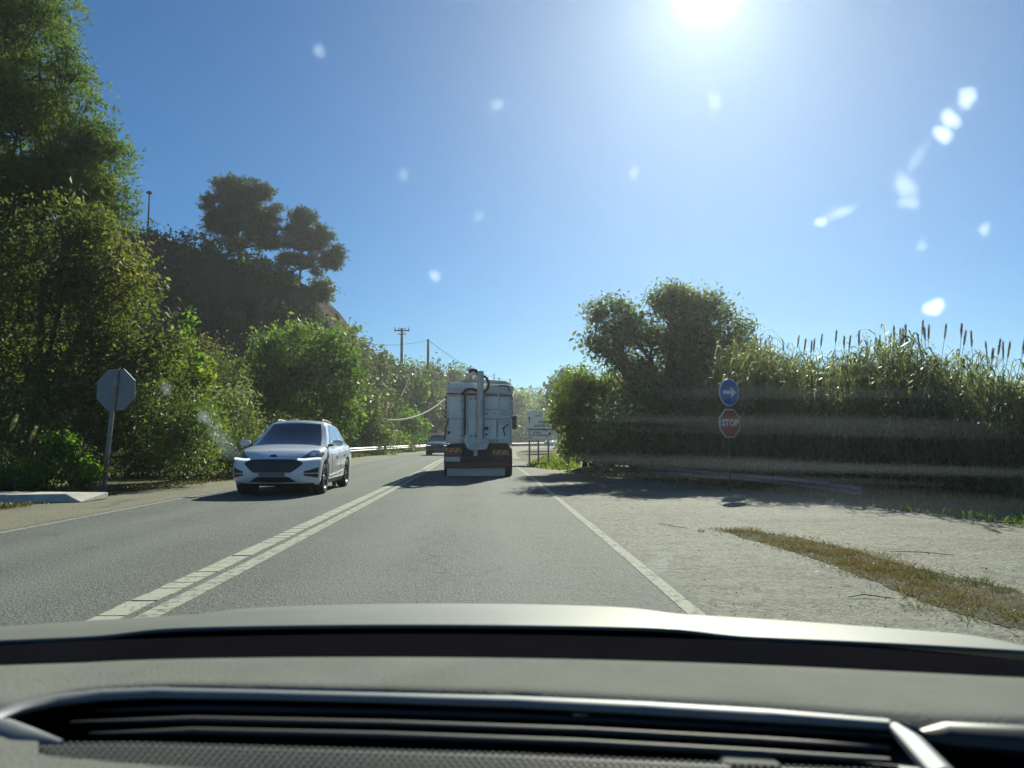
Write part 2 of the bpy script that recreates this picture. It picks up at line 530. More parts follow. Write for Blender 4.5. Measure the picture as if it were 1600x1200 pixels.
CENTRE = [(-30, -2.0), (-10, -2.35), (0, -2.5), (5.5, -2.64), (11, -2.81), (28, -3.4), (45, -4.2), (62, -4.6), (80, -4.4), (100, -3.0),
          (120, 0.2), (140, 5.2), (160, 11.8), (180, 20.5), (205, 34), (240, 58), (290, 100)]


def spline(pts, step=1.0):
    """Catmull-Rom through (Y, X) pairs -> list of Vector (X, Y) about step apart"""
    out = []
    q = [Vector((x, y)) for y, x in pts]
    q = [q[0] * 2 - q[1]] + q + [q[-1] * 2 - q[-2]]
    for i in range(1, len(q) - 2):
        n = max(2, int((q[i + 1] - q[i]).length / step))
        for k in range(n):
            t = k / n
            a, b, c, d = q[i - 1], q[i], q[i + 1], q[i + 2]
            out.append(0.5 * ((2 * b) + (c - a) * t + (2 * a - 5 * b + 4 * c - d) * t * t + (3 * b - a - 3 * c + d) * t ** 3))
    out.append(q[-2])
    return out


CL = spline(CENTRE, 1.0)


def normals2(pts):
    res = []
    for i in range(len(pts)):
        d = (pts[min(i + 1, len(pts) - 1)] - pts[max(i - 1, 0)]).normalized()
        res.append(Vector((d.y, -d.x)))          # to the right of travel
    return res


CN = normals2(CL)


def strip(a, b, z, i0=0, i1=None, cols=2):
    i1 = i1 or len(CL)
    rows = []
    for p, n in list(zip(CL, CN))[i0:i1]:
        rows.append([(p.x + n.x * (a + (b - a) * k / (cols - 1)), p.y + n.y * (a + (b - a) * k / (cols - 1)), z) for k in range(cols)])
    return MB().grid(rows)


def cl_at(Y):
    for i in range(len(CL) - 1):
        if CL[i].y <= Y <= CL[i + 1].y:
            t = (Y - CL[i].y) / (CL[i + 1].y - CL[i].y)
            p = CL[i].lerp(CL[i + 1], t)
            return p, CN[i]
    return CL[-1], CN[-1]


g = MB().add([(-3000, -400, -0.03), (3000, -400, -0.03), (3000, 5000, -0.03), (-3000, 5000, -0.03)], [(0, 1, 2, 3)])
tag(g.build('ground', M['ground']), kind='structure')

road = tag(strip(-4.15, 4.05, 0.0, cols=9).build('road', M['asphalt']), kind='structure')
road.data.attributes.new('across', 'FLOAT', 'POINT').data.foreach_set('value', np.tile(np.linspace(0, 1, 9), len(CL)).astype(np.float32))
# verges of dusty gravel either side
lo, ro = [], []
for i, (p, n) in enumerate(zip(CL, CN)):
    wl = np.interp(p.y, [0, 10, 17, 30, 45, 60, 110, 140], [1.7, 1.75, 2.2, 2.6, 2.8, 2.6, 2.4, 1.5])
    wl += 0.12 * math.sin(p.y * 1.7) + 0.08 * math.sin(p.y * 3.9)
    lo.append([(p.x + n.x * q, p.y + n.y * q, -0.012) for q in (-4.15 - wl, -4.0)])
tag(MB().grid(lo).build('shoulder_left', M['shoulder']), kind='structure')
rows = []
for p, n in zip(CL, CN):
    if p.y > 48:
        rows.append([(p.x + n.x * q, p.y + n.y * q, -0.012) for q in (3.9, 5.0)])
tag(MB().grid(rows).build('shoulder_right', M['shoulder']), kind='structure')
# the side road that joins from the right
lay = MB()
edge_far = [(-12, 30), (0, 22), (8, 14), (11, 10.5), (14, 8.9), (18, 8.0), (22, 6.8), (26, 4.8), (30, 2.9), (36, 1.6), (44, 0.75), (50, -0.2)]
rows = []
for Y in np.linspace(-12, 50, 90):
    c, n = cl_at(Y)
    xa = c.x + 3.95
    xb = max(xa + 0.1, np.interp(Y, [a for a, b in edge_far], [b for a, b in edge_far]) + 0.1 * math.sin(Y * 2.3))
    rows.append([(xa + (xb - xa) * k / 6, Y, -0.008) for k in range(7)])
tag(lay.grid(rows).build('side_road', M['layby']), kind='structure')

# painted lines: the right edge line, the left edge line, the worn solid centre line and the block line beside it
strip(3.87, 3.99, 0.004).build('edge_line', M['line'], road)
strip(-4.02, -3.90, 0.004).build('edge_line', M['faint_line'], road)
strip(0.035, 0.195, 0.004).build('solid_line', M['line'], road)
i_far = next(i for i, p in enumerate(CL) if p.y > 31)
strip(-0.245, -0.045, 0.004, i_far).build('solid_line', M['block'], road)
bm_ = MB()
bm_.box((0, 0, 0.003), (0.20, 0.232, 0.006))
block_me = bm_.mesh('line_block', M['block'])
s_acc, prev, nxt, k = 0.0, None, 0.0, 0
fine = [CL[i].lerp(CL[i + 1], t / 20) for i in range(len(CL) - 1) for t in range(20) if 2.5 < CL[i].y < 31]
for i in range(len(fine) - 1):
    s_acc += (fine[i + 1] - fine[i]).length
    if s_acc >= nxt:
        nxt += 0.25
        d = (fine[i + 1] - fine[i]).normalized()
        n = Vector((d.y, -d.x))
        o = bpy.data.objects.new('line_block', block_me)
        link(o, road)
        c = fine[i] - n * 0.145
        o.location = (c.x + random.uniform(-.006, .006), c.y, 0.001)
        o.rotation_euler = (0, 0, math.atan2(-d.x, d.y) + random.uniform(-.02, .02))

# ------------------------------------------------------------------ hillside with its brown cliff
def fbm(x, y, s=1.0):
    v = 0; a = 1.0
    for k in range(5):
        v += a * math.sin(x * s * (1.9 ** k) + 1.3 * k + 0.7 * math.sin(y * s * (1.7 ** k) + k)) * math.cos(y * s * (1.8 ** k) + 2.1 * k)
        a *= 0.52
    return v


TOPS = [(-260, 330, 48), (-60, 335, 50), (90, 350, 54), (200, 362, 58), (260, 378, 60), (330, 398, 63), (400, 424, 66), (450, 434, 68),
        (492, 455, 71), (530, 492, 75), (556, 528, 80), (600, 566, 90), (645, 597, 104), (690, 622, 122), (735, 650, 145), (775, 676, 175)]
tops = []
for i in range(len(TOPS) - 1):
    for k in range(10):
        t = k / 10
        a = [TOPS[i][j] + (TOPS[i + 1][j] - TOPS[i][j]) * t for j in range(3)]
        tops.append(P(*a))
rows = []
NC = 26
for i, T in enumerate(tops):
    row = []
    d = Vector((T.x, T.y)).normalized()
    side = Vector((d.y, -d.x))
    H = T.z
    for k in range(NC + 1):                      # foot to cliff top
        t = k / NC
        out = 0.42 * H * (1 - t) ** 1.6 + 0.5
        j = fbm(T.x * 0.3 + t * 2.1, t * 5 + T.y * 0.25, 1.1) * 1.1 * math.sin(math.pi * min(1, t * 1.05)) ** 0.6
        j += (.30 * fbm(T.x * 1.4 + 3, t * 3.1 + T.y * .9, 1.0) + .22 * abs(math.sin(t * 21 + T.x * .5))) * math.sin(math.pi * t) ** .5
        p = Vector((T.x, T.y)) - d * (out + j) + side * out * 0.25
        row.append((p.x, p.y, max(-0.05, H * t ** 0.85 + 0.12 * fbm(T.x, t * 9, 0.9) * t)))
    for k in range(1, 9):                        # plateau behind
        q = Vector((T.x, T.y)) + d * (k * 5.0)
        row.append((q.x, q.y, max(-0.05, H + 0.35 * fbm(q.x * .3, q.y * .3) - 0.03 * k * k)))
    rows.append(row)
hill = tag(MB().grid(rows).build('hillside', M['cliff'], smooth=60), kind='structure')

# ------------------------------------------------------------------ plants
def unit(v): return v / np.maximum(1e-9, np.linalg.norm(v, axis=-1, keepdims=True))


def leaf_quads(c, size, asp=0.5, up=0.35, droop=0.0, r=rng):
    """one folded-flat leaf per centre"""
    n = len(c)
    nrm = unit(r.normal(size=(n, 3)) + np.array([0, 0, up]) * 2)
    a = unit(np.cross(nrm, r.normal(size=(n, 3))))
    a[:, 2] -= droop
    a = unit(a)
    b = unit(np.cross(nrm, a))
    s = size * r.uniform(0.6, 1.35, (n, 1))
    V = np.empty((n, 4, 3))
    V[:, 0] = c - a * s * 0.5
    V[:, 1] = c + b * s * asp * 0.5 - a * s * 0.05 + nrm * s * 0.06
    V[:, 2] = c + a * s * 0.5 - nrm * s * 0.05
    V[:, 3] = c - b * s * asp * 0.5 - a * s * 0.05 + nrm * s * 0.06
    return V


def needle_tris(c, out, size, m=9, r=rng, wid=0.10):
    """tufts of needles: m thin triangles per centre, leaning along out"""
    n = len(c)
    C = np.repeat(c, m, 0); O = np.repeat(out, m, 0)
    d = unit(O * 0.9 + r.normal(size=(n * m, 3)) * 0.75)
    s = size * r.uniform(0.55, 1.25, (n * m, 1))
    w = unit(np.cross(d, r.normal(size=(n * m, 3)))) * s * wid
    V = np.empty((n * m, 3, 3))
    V[:, 0] = C - w; V[:, 1] = C + w; V[:, 2] = C + d * s
    return V


def clumps(lobes, n, shell, r=rng):
    """n points in the outer part of ellipsoid lobes; lobes are (centre, (rx, ry, rz))"""
    vol = np.array([(q[0] * q[1] * q[2]) ** (2 / 3) for c, q in lobes])
    idx = r.choice(len(lobes), n, p=vol / vol.sum())
    C = np.array([list(c) for c, q in lobes])[idx]
    Q = np.array([list(q) for c, q in lobes])[idx]
    d = unit(r.normal(size=(n, 3)))
    rad = shell + (1.06 - shell) * r.random((n, 1)) ** 0.6
    return C + d * Q * rad, d, idx


def plant(name, label, cat, lobes, base, mat, leaf=0.09, n=20000, per=28, spread=0.22, shell=0.45, style='leaf', asp=0.5, group=None,
          stem=0.08, stems=1, droop=0.0, up=0.35, twigs=10, seed=None, needles=9, wid=0.10, parts=('trunk', 'crown'), flat=1.0):
    """base: Vector on the ground; lobes: [(Vector centre, (rx, ry, rz))] in world metres"""
    r = np.random.default_rng(seed if seed is not None else abs(hash_str(name + label)) % (2 ** 31))
    root = empty(name, base, 0, label, cat, group)
    B = np.array(list(base))
    nc = max(4, n // per)
    cc, dirs, idx = clumps(lobes, nc, shell, r)
    Lm = float(np.mean([q[0] for c, q in lobes]))
    w3 = 2.6 / max(.2, Lm)
    ph = r.uniform(0, 6, 6)
    nz = np.sin(cc[:, 0] * w3 + ph[0] + 1.2 * np.sin(cc[:, 2] * w3 * .8 + ph[1])) + np.sin(cc[:, 2] * w3 * 1.3 + ph[2] + 1.1 * np.sin(cc[:, 1] * w3 + ph[3])) + .7 * np.sin(cc[:, 1] * w3 * 1.7 + ph[4] + cc[:, 0] * w3)
    keep = (nz > -0.75) | (r.random(nc) < .22)
    cc, dirs, idx, nz = cc[keep], dirs[keep], idx[keep], nz[keep]
    nc = len(cc)
    Q_ = np.array([list(q) for c, q in lobes])[idx]
    spray = r.random(nc) < .10
    cc = cc + dirs * Q_ * np.where(spray, r.uniform(.05, .30, nc), 0)[:, None]
    csz = np.clip(r.lognormal(0, .32, nc), .5, 1.9)
    ctone = np.clip(.45 + .16 * nz + r.normal(size=nc) * .2, .03, .95)
    cc[:, 2] = np.maximum(cc[:, 2], base[2] + 0.08)
    if style == 'pine':
        k = per
        C = np.repeat(cc, k, 0) + r.normal(size=(nc * k, 3)) * spread * np.array([1, 1, flat])
        out = np.repeat(unit(dirs + np.array([0, 0, 0.35])), k, 0)
        V = needle_tris(C, out, leaf, needles, r, wid)
        tone = np.clip(np.repeat(ctone, k * needles) + r.normal(size=len(V)) * 0.14, 0, 1)
        me = quads_mesh(parts[1], V - B, 3, mat, tone)
    else:
        k = per
        C = np.repeat(cc, k, 0) + r.normal(size=(nc * k, 3)) * spread * np.array([1, 1, flat])
        C[:, 2] = np.maximum(C[:, 2], base[2] + 0.03)
        V = leaf_quads(C, leaf * np.repeat(csz, k)[:, None], asp, up, droop, r)
        tone = np.clip(np.repeat(ctone, k) + r.normal(size=len(V)) * 0.16, 0, 1)
        me = quads_mesh(parts[1], V - B, 4, mat, tone)
    o = bpy.data.objects.new(parts[1], me)
    link(o, root)
    # trunk, limbs to each lobe, twigs
    mb = MB()
    cen = np.array([list(c) for c, q in lobes]).mean(0)
    for sidx in range(stems):
        off = Vector((r.normal() * stem * 1.5, r.normal() * stem * 1.5, 0)) if stems > 1 else Vector((0, 0, 0))
        b0 = Vector(base) + off - Vector((0, 0, 0.1))
        fork = Vector(base).lerp(Vector(cen), 0.45) + Vector((r.normal() * .1, r.normal() * .1, 0)) + off
        mb.tube([b0 - Vector(base), b0.lerp(fork, 0.5) + Vector((r.normal(), r.normal(), 0)) * stem * .5 - Vector(base), fork - Vector(base)],
                [stem * 1.15, stem * 0.95, stem * 0.75], 7)
        for c, q in lobes[sidx::stems]:
            e = Vector(c) + Vector((0, 0, q[2] * 0.3))
            mid = fork.lerp(e, 0.55) + Vector((r.normal(), r.normal(), r.normal())) * 0.08 * (e - fork).length
            mb.tube([fork - Vector(base), mid - Vector(base), e - Vector(base)], [stem * .62, stem * .4, stem * .12], 6)
            for t in range(twigs):
                dd = unit(r.normal(size=3))
                tip = Vector(c) + Vector((dd[0] * q[0], dd[1] * q[1], dd[2] * q[2])) * 0.92
                st = mid.lerp(e, r.uniform(0, .9))
                md = st.lerp(tip, .5) + Vector((r.normal(), r.normal(), r.normal())) * .06 * (tip - st).length
                mb.tube([st - Vector(base), md - Vector(base), tip - Vector(base)], [stem * .2, stem * .13, stem * .05], 4, False)
    mb.build(parts[0], M['bark'], root, smooth=True, recalc=False)
    return root


def hash_str(s):
    h = 7
    for ch in s: h = (h * 31 + ord(ch)) % 1000003
    return h


def lobes_px(d, spec):
    """spec: (px, py, rx px, ry px[, depth shift[, depth radius factor]]) -> world lobes"""
    out = []
    for q in spec:
        dd = d + (q[4] if len(q) > 4 else 0)
        k = dd / F
        f = q[5] if len(q) > 5 else 0.9
        out.append((P(q[0], q[1], dd), (q[2] * k, (q[2] + q[3]) / 2 * k * f, q[3] * k)))
    return out


def on_ground(px, d, z=-0.02): 
    p = P(px, 600, d)
    return Vector((p.x, d, z))


# --- left side, near to far
plant('pine_tree', 'tall bright green pine filling the upper left corner', 'tree',
      lobes_px(25, [(20, 30, 95, 95), (-60, -60, 110, 110), (62, 110, 66, 70), (98, 205, 74, 66), (142, 258, 54, 62), (120, 310, 72, 52), (30, 210, 90, 90), (-50, 120, 120, 120, 1),
                    (-120, 260, 120, 120), (40, 310, 80, 60), (-60, 340, 110, 70), (150, 195, 26, 34), (105, 85, 22, 26), (172, 300, 26, 40)]),
      on_ground(-60, 26), LM['pine'], leaf=0.20, n=46000, per=34, spread=0.30, shell=0.25, style='pine', stem=0.22, twigs=9, needles=9, wid=0.07, flat=0.6)
plant('oak_tree', 'broad olive brown leafy tree below the tall pine', 'tree',
      lobes_px(21.5, [(60, 410, 105, 92), (150, 408, 62, 70), (175, 470, 80, 75), (70, 530, 115, 95), (-70, 440, 110, 120), (205, 545, 72, 66), (150, 600, 90, 60, -.5), (-60, 590, 110, 100),
                      (262, 545, 38, 42), (110, 352, 66, 36)]),
      on_ground(60, 21.8), LM['oak'], leaf=0.12, n=62000, per=34, spread=0.26, shell=0.4, stem=0.16, stems=2, twigs=14)
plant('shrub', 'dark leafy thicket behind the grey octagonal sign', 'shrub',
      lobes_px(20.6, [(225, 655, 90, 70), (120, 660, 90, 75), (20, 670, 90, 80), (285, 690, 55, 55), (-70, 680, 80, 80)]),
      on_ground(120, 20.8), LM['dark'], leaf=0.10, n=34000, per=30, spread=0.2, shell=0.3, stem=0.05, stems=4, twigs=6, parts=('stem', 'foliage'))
plant('sapling', 'thin bright sapling rising above the thicket by the cliff', 'sapling',
      lobes_px(23, [(292, 500, 13, 20), (290, 535, 15, 22), (300, 565, 18, 20)]),
      on_ground(296, 23), LM['bright'], leaf=0.13, n=700, per=12, spread=0.1, shell=0.1, stem=0.03, twigs=4, parts=('stem', 'foliage'))
plant('shrub', 'yellow green glossy shrub between octagonal sign and reed clump', 'shrub',
      lobes_px(23.5, [(285, 590, 42, 48), (262, 640, 50, 52), (310, 655, 38, 60), (300, 700, 45, 40)]),
      on_ground(285, 23.6), LM['yellow'], leaf=0.13, n=9500, per=22, spread=0.16, shell=0.3, stem=0.05, stems=2, twigs=7, parts=('stem', 'foliage'))
plant('shrub', 'low bright green bush at the foot of the octagonal sign', 'shrub',
      lobes_px(17.6, [(92, 730, 44, 34), (128, 735, 30, 26), (95, 702, 26, 24), (60, 745, 30, 26)]),
      on_ground(98, 17.7), LM['bright'], leaf=0.085, n=7500, per=20, spread=0.09, shell=0.35, stem=0.02, stems=3, twigs=7, parts=('stem', 'foliage'))
plant('shrub', 'rounded dark tree like shrub directly behind the white car', 'shrub',
      lobes_px(44, [(470, 555, 68, 46), (430, 590, 50, 50), (515, 580, 45, 52), (470, 625, 80, 55), (535, 610, 26, 50), (425, 660, 55, 45), (500, 670, 60, 45)]),
      on_ground(475, 44), LM['green'], leaf=0.22, n=30000, per=26, spread=0.32, shell=0.45, stem=0.16, stems=2, twigs=10, droop=0.5, parts=('stem', 'foliage'))
plant('shrub', 'grey green bush left of the white car beside the shoulder', 'shrub',
      lobes_px(28.5, [(335, 665, 42, 45), (372, 640, 30, 40), (345, 705, 50, 34), (385, 690, 30, 40)]),
      on_ground(350, 28.7), LM['grey'], leaf=0.19, n=7500, per=18, spread=0.2, shell=0.3, asp=0.2, stem=0.05, stems=2, twigs=6, parts=('stem', 'foliage'))
plant('shrub', 'leafy green bush behind the left guardrail beside the white car', 'shrub',
      lobes_px(66, [(575, 660, 32, 30), (560, 690, 26, 22), (600, 685, 36, 22), (545, 650, 24, 36)]),
      on_ground(575, 66), LM['green'], leaf=0.28, n=8000, per=20, spread=0.3, shell=0.3, asp=0.3, stem=0.06, stems=2, twigs=6, parts=('stem', 'foliage'))
plant('shrub', 'pale green bush above the guardrail below the lamp pole', 'shrub',
      lobes_px(84, [(628, 660, 30, 26), (645, 672, 26, 22), (612, 672, 22, 20)]),
      on_ground(630, 84), LM['bright'], leaf=0.32, n=5200, per=20, spread=0.3, shell=0.3, stem=0.06, stems=2, twigs=5, parts=('stem', 'foliage'))
plant('shrub', 'small yellow green tree right beside the truck on its left', 'shrub',
      lobes_px(128, [(688, 655, 16, 20), (684, 676, 16, 20), (696, 668, 12, 24)]),
      on_ground(687, 128), LM['yellow'], leaf=0.42, n=2600, per=18, spread=0.42, shell=0.3, stem=0.1, twigs=6, parts=('stem', 'foliage'))
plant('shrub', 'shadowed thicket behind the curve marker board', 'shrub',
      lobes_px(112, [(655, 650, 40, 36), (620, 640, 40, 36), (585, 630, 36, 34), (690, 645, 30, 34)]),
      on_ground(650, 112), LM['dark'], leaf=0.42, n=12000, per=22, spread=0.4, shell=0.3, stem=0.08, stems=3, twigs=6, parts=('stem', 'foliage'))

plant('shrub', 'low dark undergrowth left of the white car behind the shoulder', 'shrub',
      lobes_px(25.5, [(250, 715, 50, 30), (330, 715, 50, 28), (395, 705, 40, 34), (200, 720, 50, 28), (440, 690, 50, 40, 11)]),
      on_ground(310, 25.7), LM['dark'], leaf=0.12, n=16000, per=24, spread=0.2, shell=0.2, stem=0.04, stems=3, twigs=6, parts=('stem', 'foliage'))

# --- shrubs on the hill slope
slope = [((548, 548), 76, 30, 34, 'dark', 'dark bush high on the slope under the bare crest'),
         ((580, 575), 84, 28, 34, 'dark', 'dark bush on the slope left of the crossarm pole'),
         ((520, 528), 72, 36, 26, 'green', 'green bush on the slope just below the cliff edge'),
         ((612, 592), 94, 22, 30, 'dark', 'dark rounded bush at the foot of the crossarm pole'),
         ((640, 590), 100, 20, 22, 'green', 'light green bush behind the lamp pole'),
         ((660, 600), 106, 20, 26, 'dark', 'dark bush below the bare wooden pole'),
         ((590, 625), 78, 34, 30, 'dark', 'dark bush behind the red pillars'),
         ((555, 615), 66, 30, 40, 'dark', 'tall dark bush right of the rounded tree behind the white car'),
         ((415, 560), 58, 40, 40, 'dark', 'dark bush at the cliff foot left of the rounded tree'),
         ((350, 590), 50, 46, 40, 'dark', 'dark bush at the cliff foot above the white rail'),
         ((318, 560), 50, 40, 36, 'oak', 'brownish bush at the cliff foot beside the sapling')]
for (px, py), d, rx, ry, pal, lab in slope:
    lb = lobes_px(d, [(px, py, rx, ry), (px - rx * .6, py + ry * .5, rx * .7, ry * .6), (px + rx * .6, py + ry * .5, rx * .7, ry * .6), (px, py + ry, rx, ry * .8), (px + 3, py + ry * 1.7, rx * 1.1, ry * .8)])
    plant('shrub', lab, 'shrub', lb, on_ground(px, d + 1), LM[pal], leaf=0.0045 * d, n=4200, per=18, spread=0.006 * d, shell=0.35, stem=0.07, stems=2, twigs=5,
          group='shrubs on the hill slope', parts=('stem', 'foliage'))

face = [((300, 470), 56, 14, 10, 'small bush clinging high on the cliff near the tall pine'), ((365, 500), 60, 16, 10, 'small bush clinging to the middle of the cliff face'),
        ((430, 478), 64, 14, 9, 'small bush high on the cliff under the smaller pine'), ((480, 490), 67, 20, 12, 'scrub at the cliff shoulder right of the smaller pine'),
        ((270, 430), 56, 16, 12, 'small bush near the cliff top below the lamp mast'), ((395, 540), 58, 18, 10, 'small bush low on the cliff left of the rounded tree')]
for (px, py), d, rx, ry, lab in face:
    b = P(px, py + ry, d)
    plant('shrub', lab, 'shrub', lobes_px(d, [(px, py, rx, ry), (px - rx * .6, py + ry * .5, rx * .6, ry * .7), (px + rx * .6, py + ry * .6, rx * .6, ry * .7)]),
          Vector((b.x, b.y, b.z)), LM['dark'], leaf=0.25, n=1100, per=14, spread=0.3, shell=0.2, stem=0.05, stems=1, twigs=5, group='small bushes on the cliff face', parts=('stem', 'foliage'))

# --- hill top trees
hb = P(372, 420, 66)
plant('pine_tree', 'larger of two dark pines on the cliff top', 'tree',
      lobes_px(66, [(365, 298, 30, 20), (402, 306, 26, 20), (340, 322, 22, 18), (385, 332, 40, 22), (424, 330, 12, 18), (355, 352, 34, 16), (408, 358, 28, 18), (330, 350, 14, 8), (378, 378, 34, 10), (422, 380, 20, 9)]),
      Vector((hb.x, hb.y, hb.z - 0.4)), LM['hillpine'], leaf=0.34, n=11000, per=24, spread=0.28, shell=0.2, style='pine', stem=0.17, twigs=14, needles=9, wid=0.08, flat=0.6, group='pines on the cliff top')
hb = P(466, 445, 69)
plant('pine_tree', 'smaller right hand pine with bare trunk at the cliff edge', 'tree',
      lobes_px(69, [(472, 338, 15, 13), (488, 355, 22, 13), (462, 362, 20, 14), (500, 376, 22, 12), (470, 384, 28, 10), (518, 398, 17, 14), (452, 402, 18, 8), (505, 418, 22, 10), (440, 416, 12, 6), (480, 408, 26, 6)]),
      Vector((hb.x, hb.y, hb.z - 0.4)), LM['hillpine'], leaf=0.34, n=6500, per=24, spread=0.26, shell=0.2, style='pine', stem=0.15, twigs=14, needles=9, wid=0.08, flat=0.6, group='pines on the cliff top')
crest = [((215, 372), 60, 34, 24, 'round dark bush on the hill crest below the tall lamp mast'),
         ((262, 388), 61, 40, 20, 'dark bush on the hill crest between mast and pines'),
         ((308, 388), 63, 34, 24, 'dark bush on the hill crest left of the larger pine'),
         ((350, 405), 64, 34, 30, 'dark scrub under the larger pine'),
         ((398, 415), 65.5, 24, 18, 'small lit green bush under the larger pine'),
         ((440, 434), 67.5, 22, 5, 'low scrub between the two cliff top pines'),
         ((500, 452), 70, 16, 12, 'small scrub right of the smaller pine trunk')]
for (px, py), d, rx, ry, lab in crest:
    b = P(px, py + ry, d)
    plant('shrub', lab, 'shrub', lobes_px(d, [(px, py, rx, ry), (px - rx * .5, py + ry * .4, rx * .6, ry * .7), (px + rx * .5, py + ry * .4, rx * .6, ry * .7)]),
          Vector((b.x, b.y, b.z - .5)), LM['green' if 'lit' in lab else 'dark'], leaf=0.27, n=2600, per=16, spread=0.36, shell=0.3, stem=0.06, stems=2, twigs=5,
          group='scrub on the hill crest', parts=('stem', 'foliage'))

# --- far trees at the bend
far = [((678, 590), 118, 15, 30, 'dark', 'wispy dark tree behind the bare wooden pole'),
       ((712, 590), 135, 12, 18, 'green', 'small tree showing above the left corner of the truck'),
       ((733, 600), 140, 18, 20, 'dark', 'dark tree behind the truck top'),
       ((640, 625), 112, 26, 24, 'dark', 'dark tree behind the lamp pole foot'),
       ((772, 640), 190, 26, 26, 'green', 'far tree hidden mostly by the truck'),
       ((808, 632), 185, 12, 24, 'yellow', 'far yellow topped tree right beside the truck edge'),
       ((826, 640), 205, 14, 26, 'yellow', 'far yellow topped tree above the white sign board'),
       ((843, 636), 215, 13, 24, 'green', 'far green tree above the right end of the sign board'),
       ((820, 672), 178, 22, 22, 'green', 'far green bush behind the white sign board'),
       ((800, 680), 172, 18, 16, 'green', 'far low bush between truck and sign board'),
       ((855, 660), 195, 20, 30, 'dark', 'far dark tree behind the right end of the sign board'),
       ((872, 612), 95, 14, 22, 'dark', 'dark tree peeping over the bright bush by the sign board'),
       ((888, 595), 80, 18, 16, 'dark', 'dark tree top between bright bush and the big tree')]
for (px, py), d, rx, ry, pal, lab in far:
    plant('tree', lab, 'tree', lobes_px(d, [(px, py, rx, ry), (px - rx * .5, py + ry * .6, rx * .8, ry * .7), (px + rx * .5, py + ry * .5, rx * .8, ry * .7), (px, py + ry * 1.3, rx, ry * .8)]),
          on_ground(px, d), LM[pal], leaf=0.0042 * d, n=3600, per=16, spread=0.005 * d, shell=0.25, stem=0.16, twigs=8, group='trees at the far bend')
# the far woods that close the view along the bend
def woods():
    r = np.random.default_rng(4)
    pts = []
    for k in range(150):
        px = r.uniform(560, 1240); d = r.uniform(225, 300)
        h = r.uniform(5, 11) * np.interp(px, [560, 800, 860, 1240], [1.1, 0.8, 1.3, 1.5])
        c = P(px, 600, d)
        n = 170
        q = unit(r.normal(size=(n, 3))) * r.random((n, 1)) ** .4 * np.array([3.4, 3.0, h * .5]) + np.array([c.x, d, h * .52])
        pts.append(q)
    C = np.concatenate(pts)
    V = leaf_quads(C, 1.3, 0.7, 0.3, 0, r)
    tone = np.clip(np.repeat(r.uniform(.2, .7, 150), 170) + r.normal(size=len(V)) * .15, 0, 1)
    o = link(bpy.data.objects.new('far_woods', quads_mesh('far_woods', V, 4, LM['green'], tone)))
    tag(o, 'hazy line of woods closing the view beyond the bend', 'woods', kind='stuff')
woods()

# --- right side
plant('poplar_tree', 'big rounded tree on the right behind the reeds', 'tree',
      lobes_px(27.5, [(958, 500, 36, 30), (985, 520, 30, 28), (930, 535, 20, 15), (955, 560, 30, 16), (1040, 470, 26, 24), (1068, 480, 34, 26), (1105, 492, 36, 32), (1140, 520, 34, 34), (1085, 525, 40, 30), (1040, 520, 30, 28),
                      (1060, 565, 44, 26), (1110, 565, 46, 30), (1155, 560, 26, 30), (1020, 600, 50, 30), (1090, 610, 70, 36), (1000, 575, 18, 14), (1150, 610, 46, 40)]),
      on_ground(1045, 27.8), LM['grey'], leaf=0.125, n=66000, per=26, spread=0.2, shell=0.45, stem=0.2, stems=2, twigs=12)
plant('shrub', 'bright yellow green bush half covering the white sign board', 'shrub',
      lobes_px(29, [(908, 612, 38, 32), (898, 650, 30, 34), (930, 640, 44, 44), (965, 610, 28, 26), (896, 692, 22, 24), (872, 652, 9, 14), (935, 690, 40, 30)]),
      on_ground(912, 29.2), LM['yellow'], leaf=0.13, n=24000, per=24, spread=0.18, shell=0.35, stem=0.08, stems=3, twigs=10, parts=('stem', 'foliage'))
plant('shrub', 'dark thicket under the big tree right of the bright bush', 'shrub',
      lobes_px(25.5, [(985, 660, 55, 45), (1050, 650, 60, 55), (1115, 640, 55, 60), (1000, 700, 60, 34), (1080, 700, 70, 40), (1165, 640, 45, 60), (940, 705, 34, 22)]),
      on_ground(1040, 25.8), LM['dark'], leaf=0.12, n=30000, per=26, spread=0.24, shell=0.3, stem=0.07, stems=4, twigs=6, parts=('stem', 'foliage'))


# --- giant cane: one mass of stems and arching leaves, and the plumed stalks that stand above it one by one
def cane_strips(base, h, lean, r, nl=20, leaf=0.55, lw=0.045):
    """stem as a thin 3 quad blade pair and nl arching leaves of 3 quads each"""
    quads = []
    top = base + np.array([lean[0] * h, lean[1] * h, h])
    w = np.array([0.011, 0, 0]); w2 = np.array([0, 0.011, 0])
    for ww in (w, w2):
        quads.append([base - ww, base + ww, top + ww * .4, top - ww * .4])
    for k in range(nl):
        t = 0.04 + 0.96 * (k + r.random()) / nl
        p = base + (top - base) * t
        az = r.uniform(0, 2 * math.pi)
        d = np.array([math.cos(az), math.sin(az), 0])
        s = np.array([-d[1], d[0], 0.0]) * lw * r.uniform(.7, 1.2) * .5
        ln = leaf * r.uniform(.6, 1.2)
        u_ = r.uniform(.1, .42)
        p1 = p + d * ln * .30 + np.array([0, 0, ln * u_])
        p2 = p + d * ln * .66 + np.array([0, 0, ln * (u_ * .85)])
        p3 = p + d * ln * .92 - np.array([0, 0, ln * r.uniform(-.15, .40)])
        quads.append([p - s * .6, p + s * .6, p1 + s, p1 - s])
        quads.append([p1 - s, p1 + s, p2 + s * .8, p2 - s * .8])
        quads.append([p2 - s * .8, p2 + s * .8, p3 + s * .08, p3 - s * .08])
    return quads


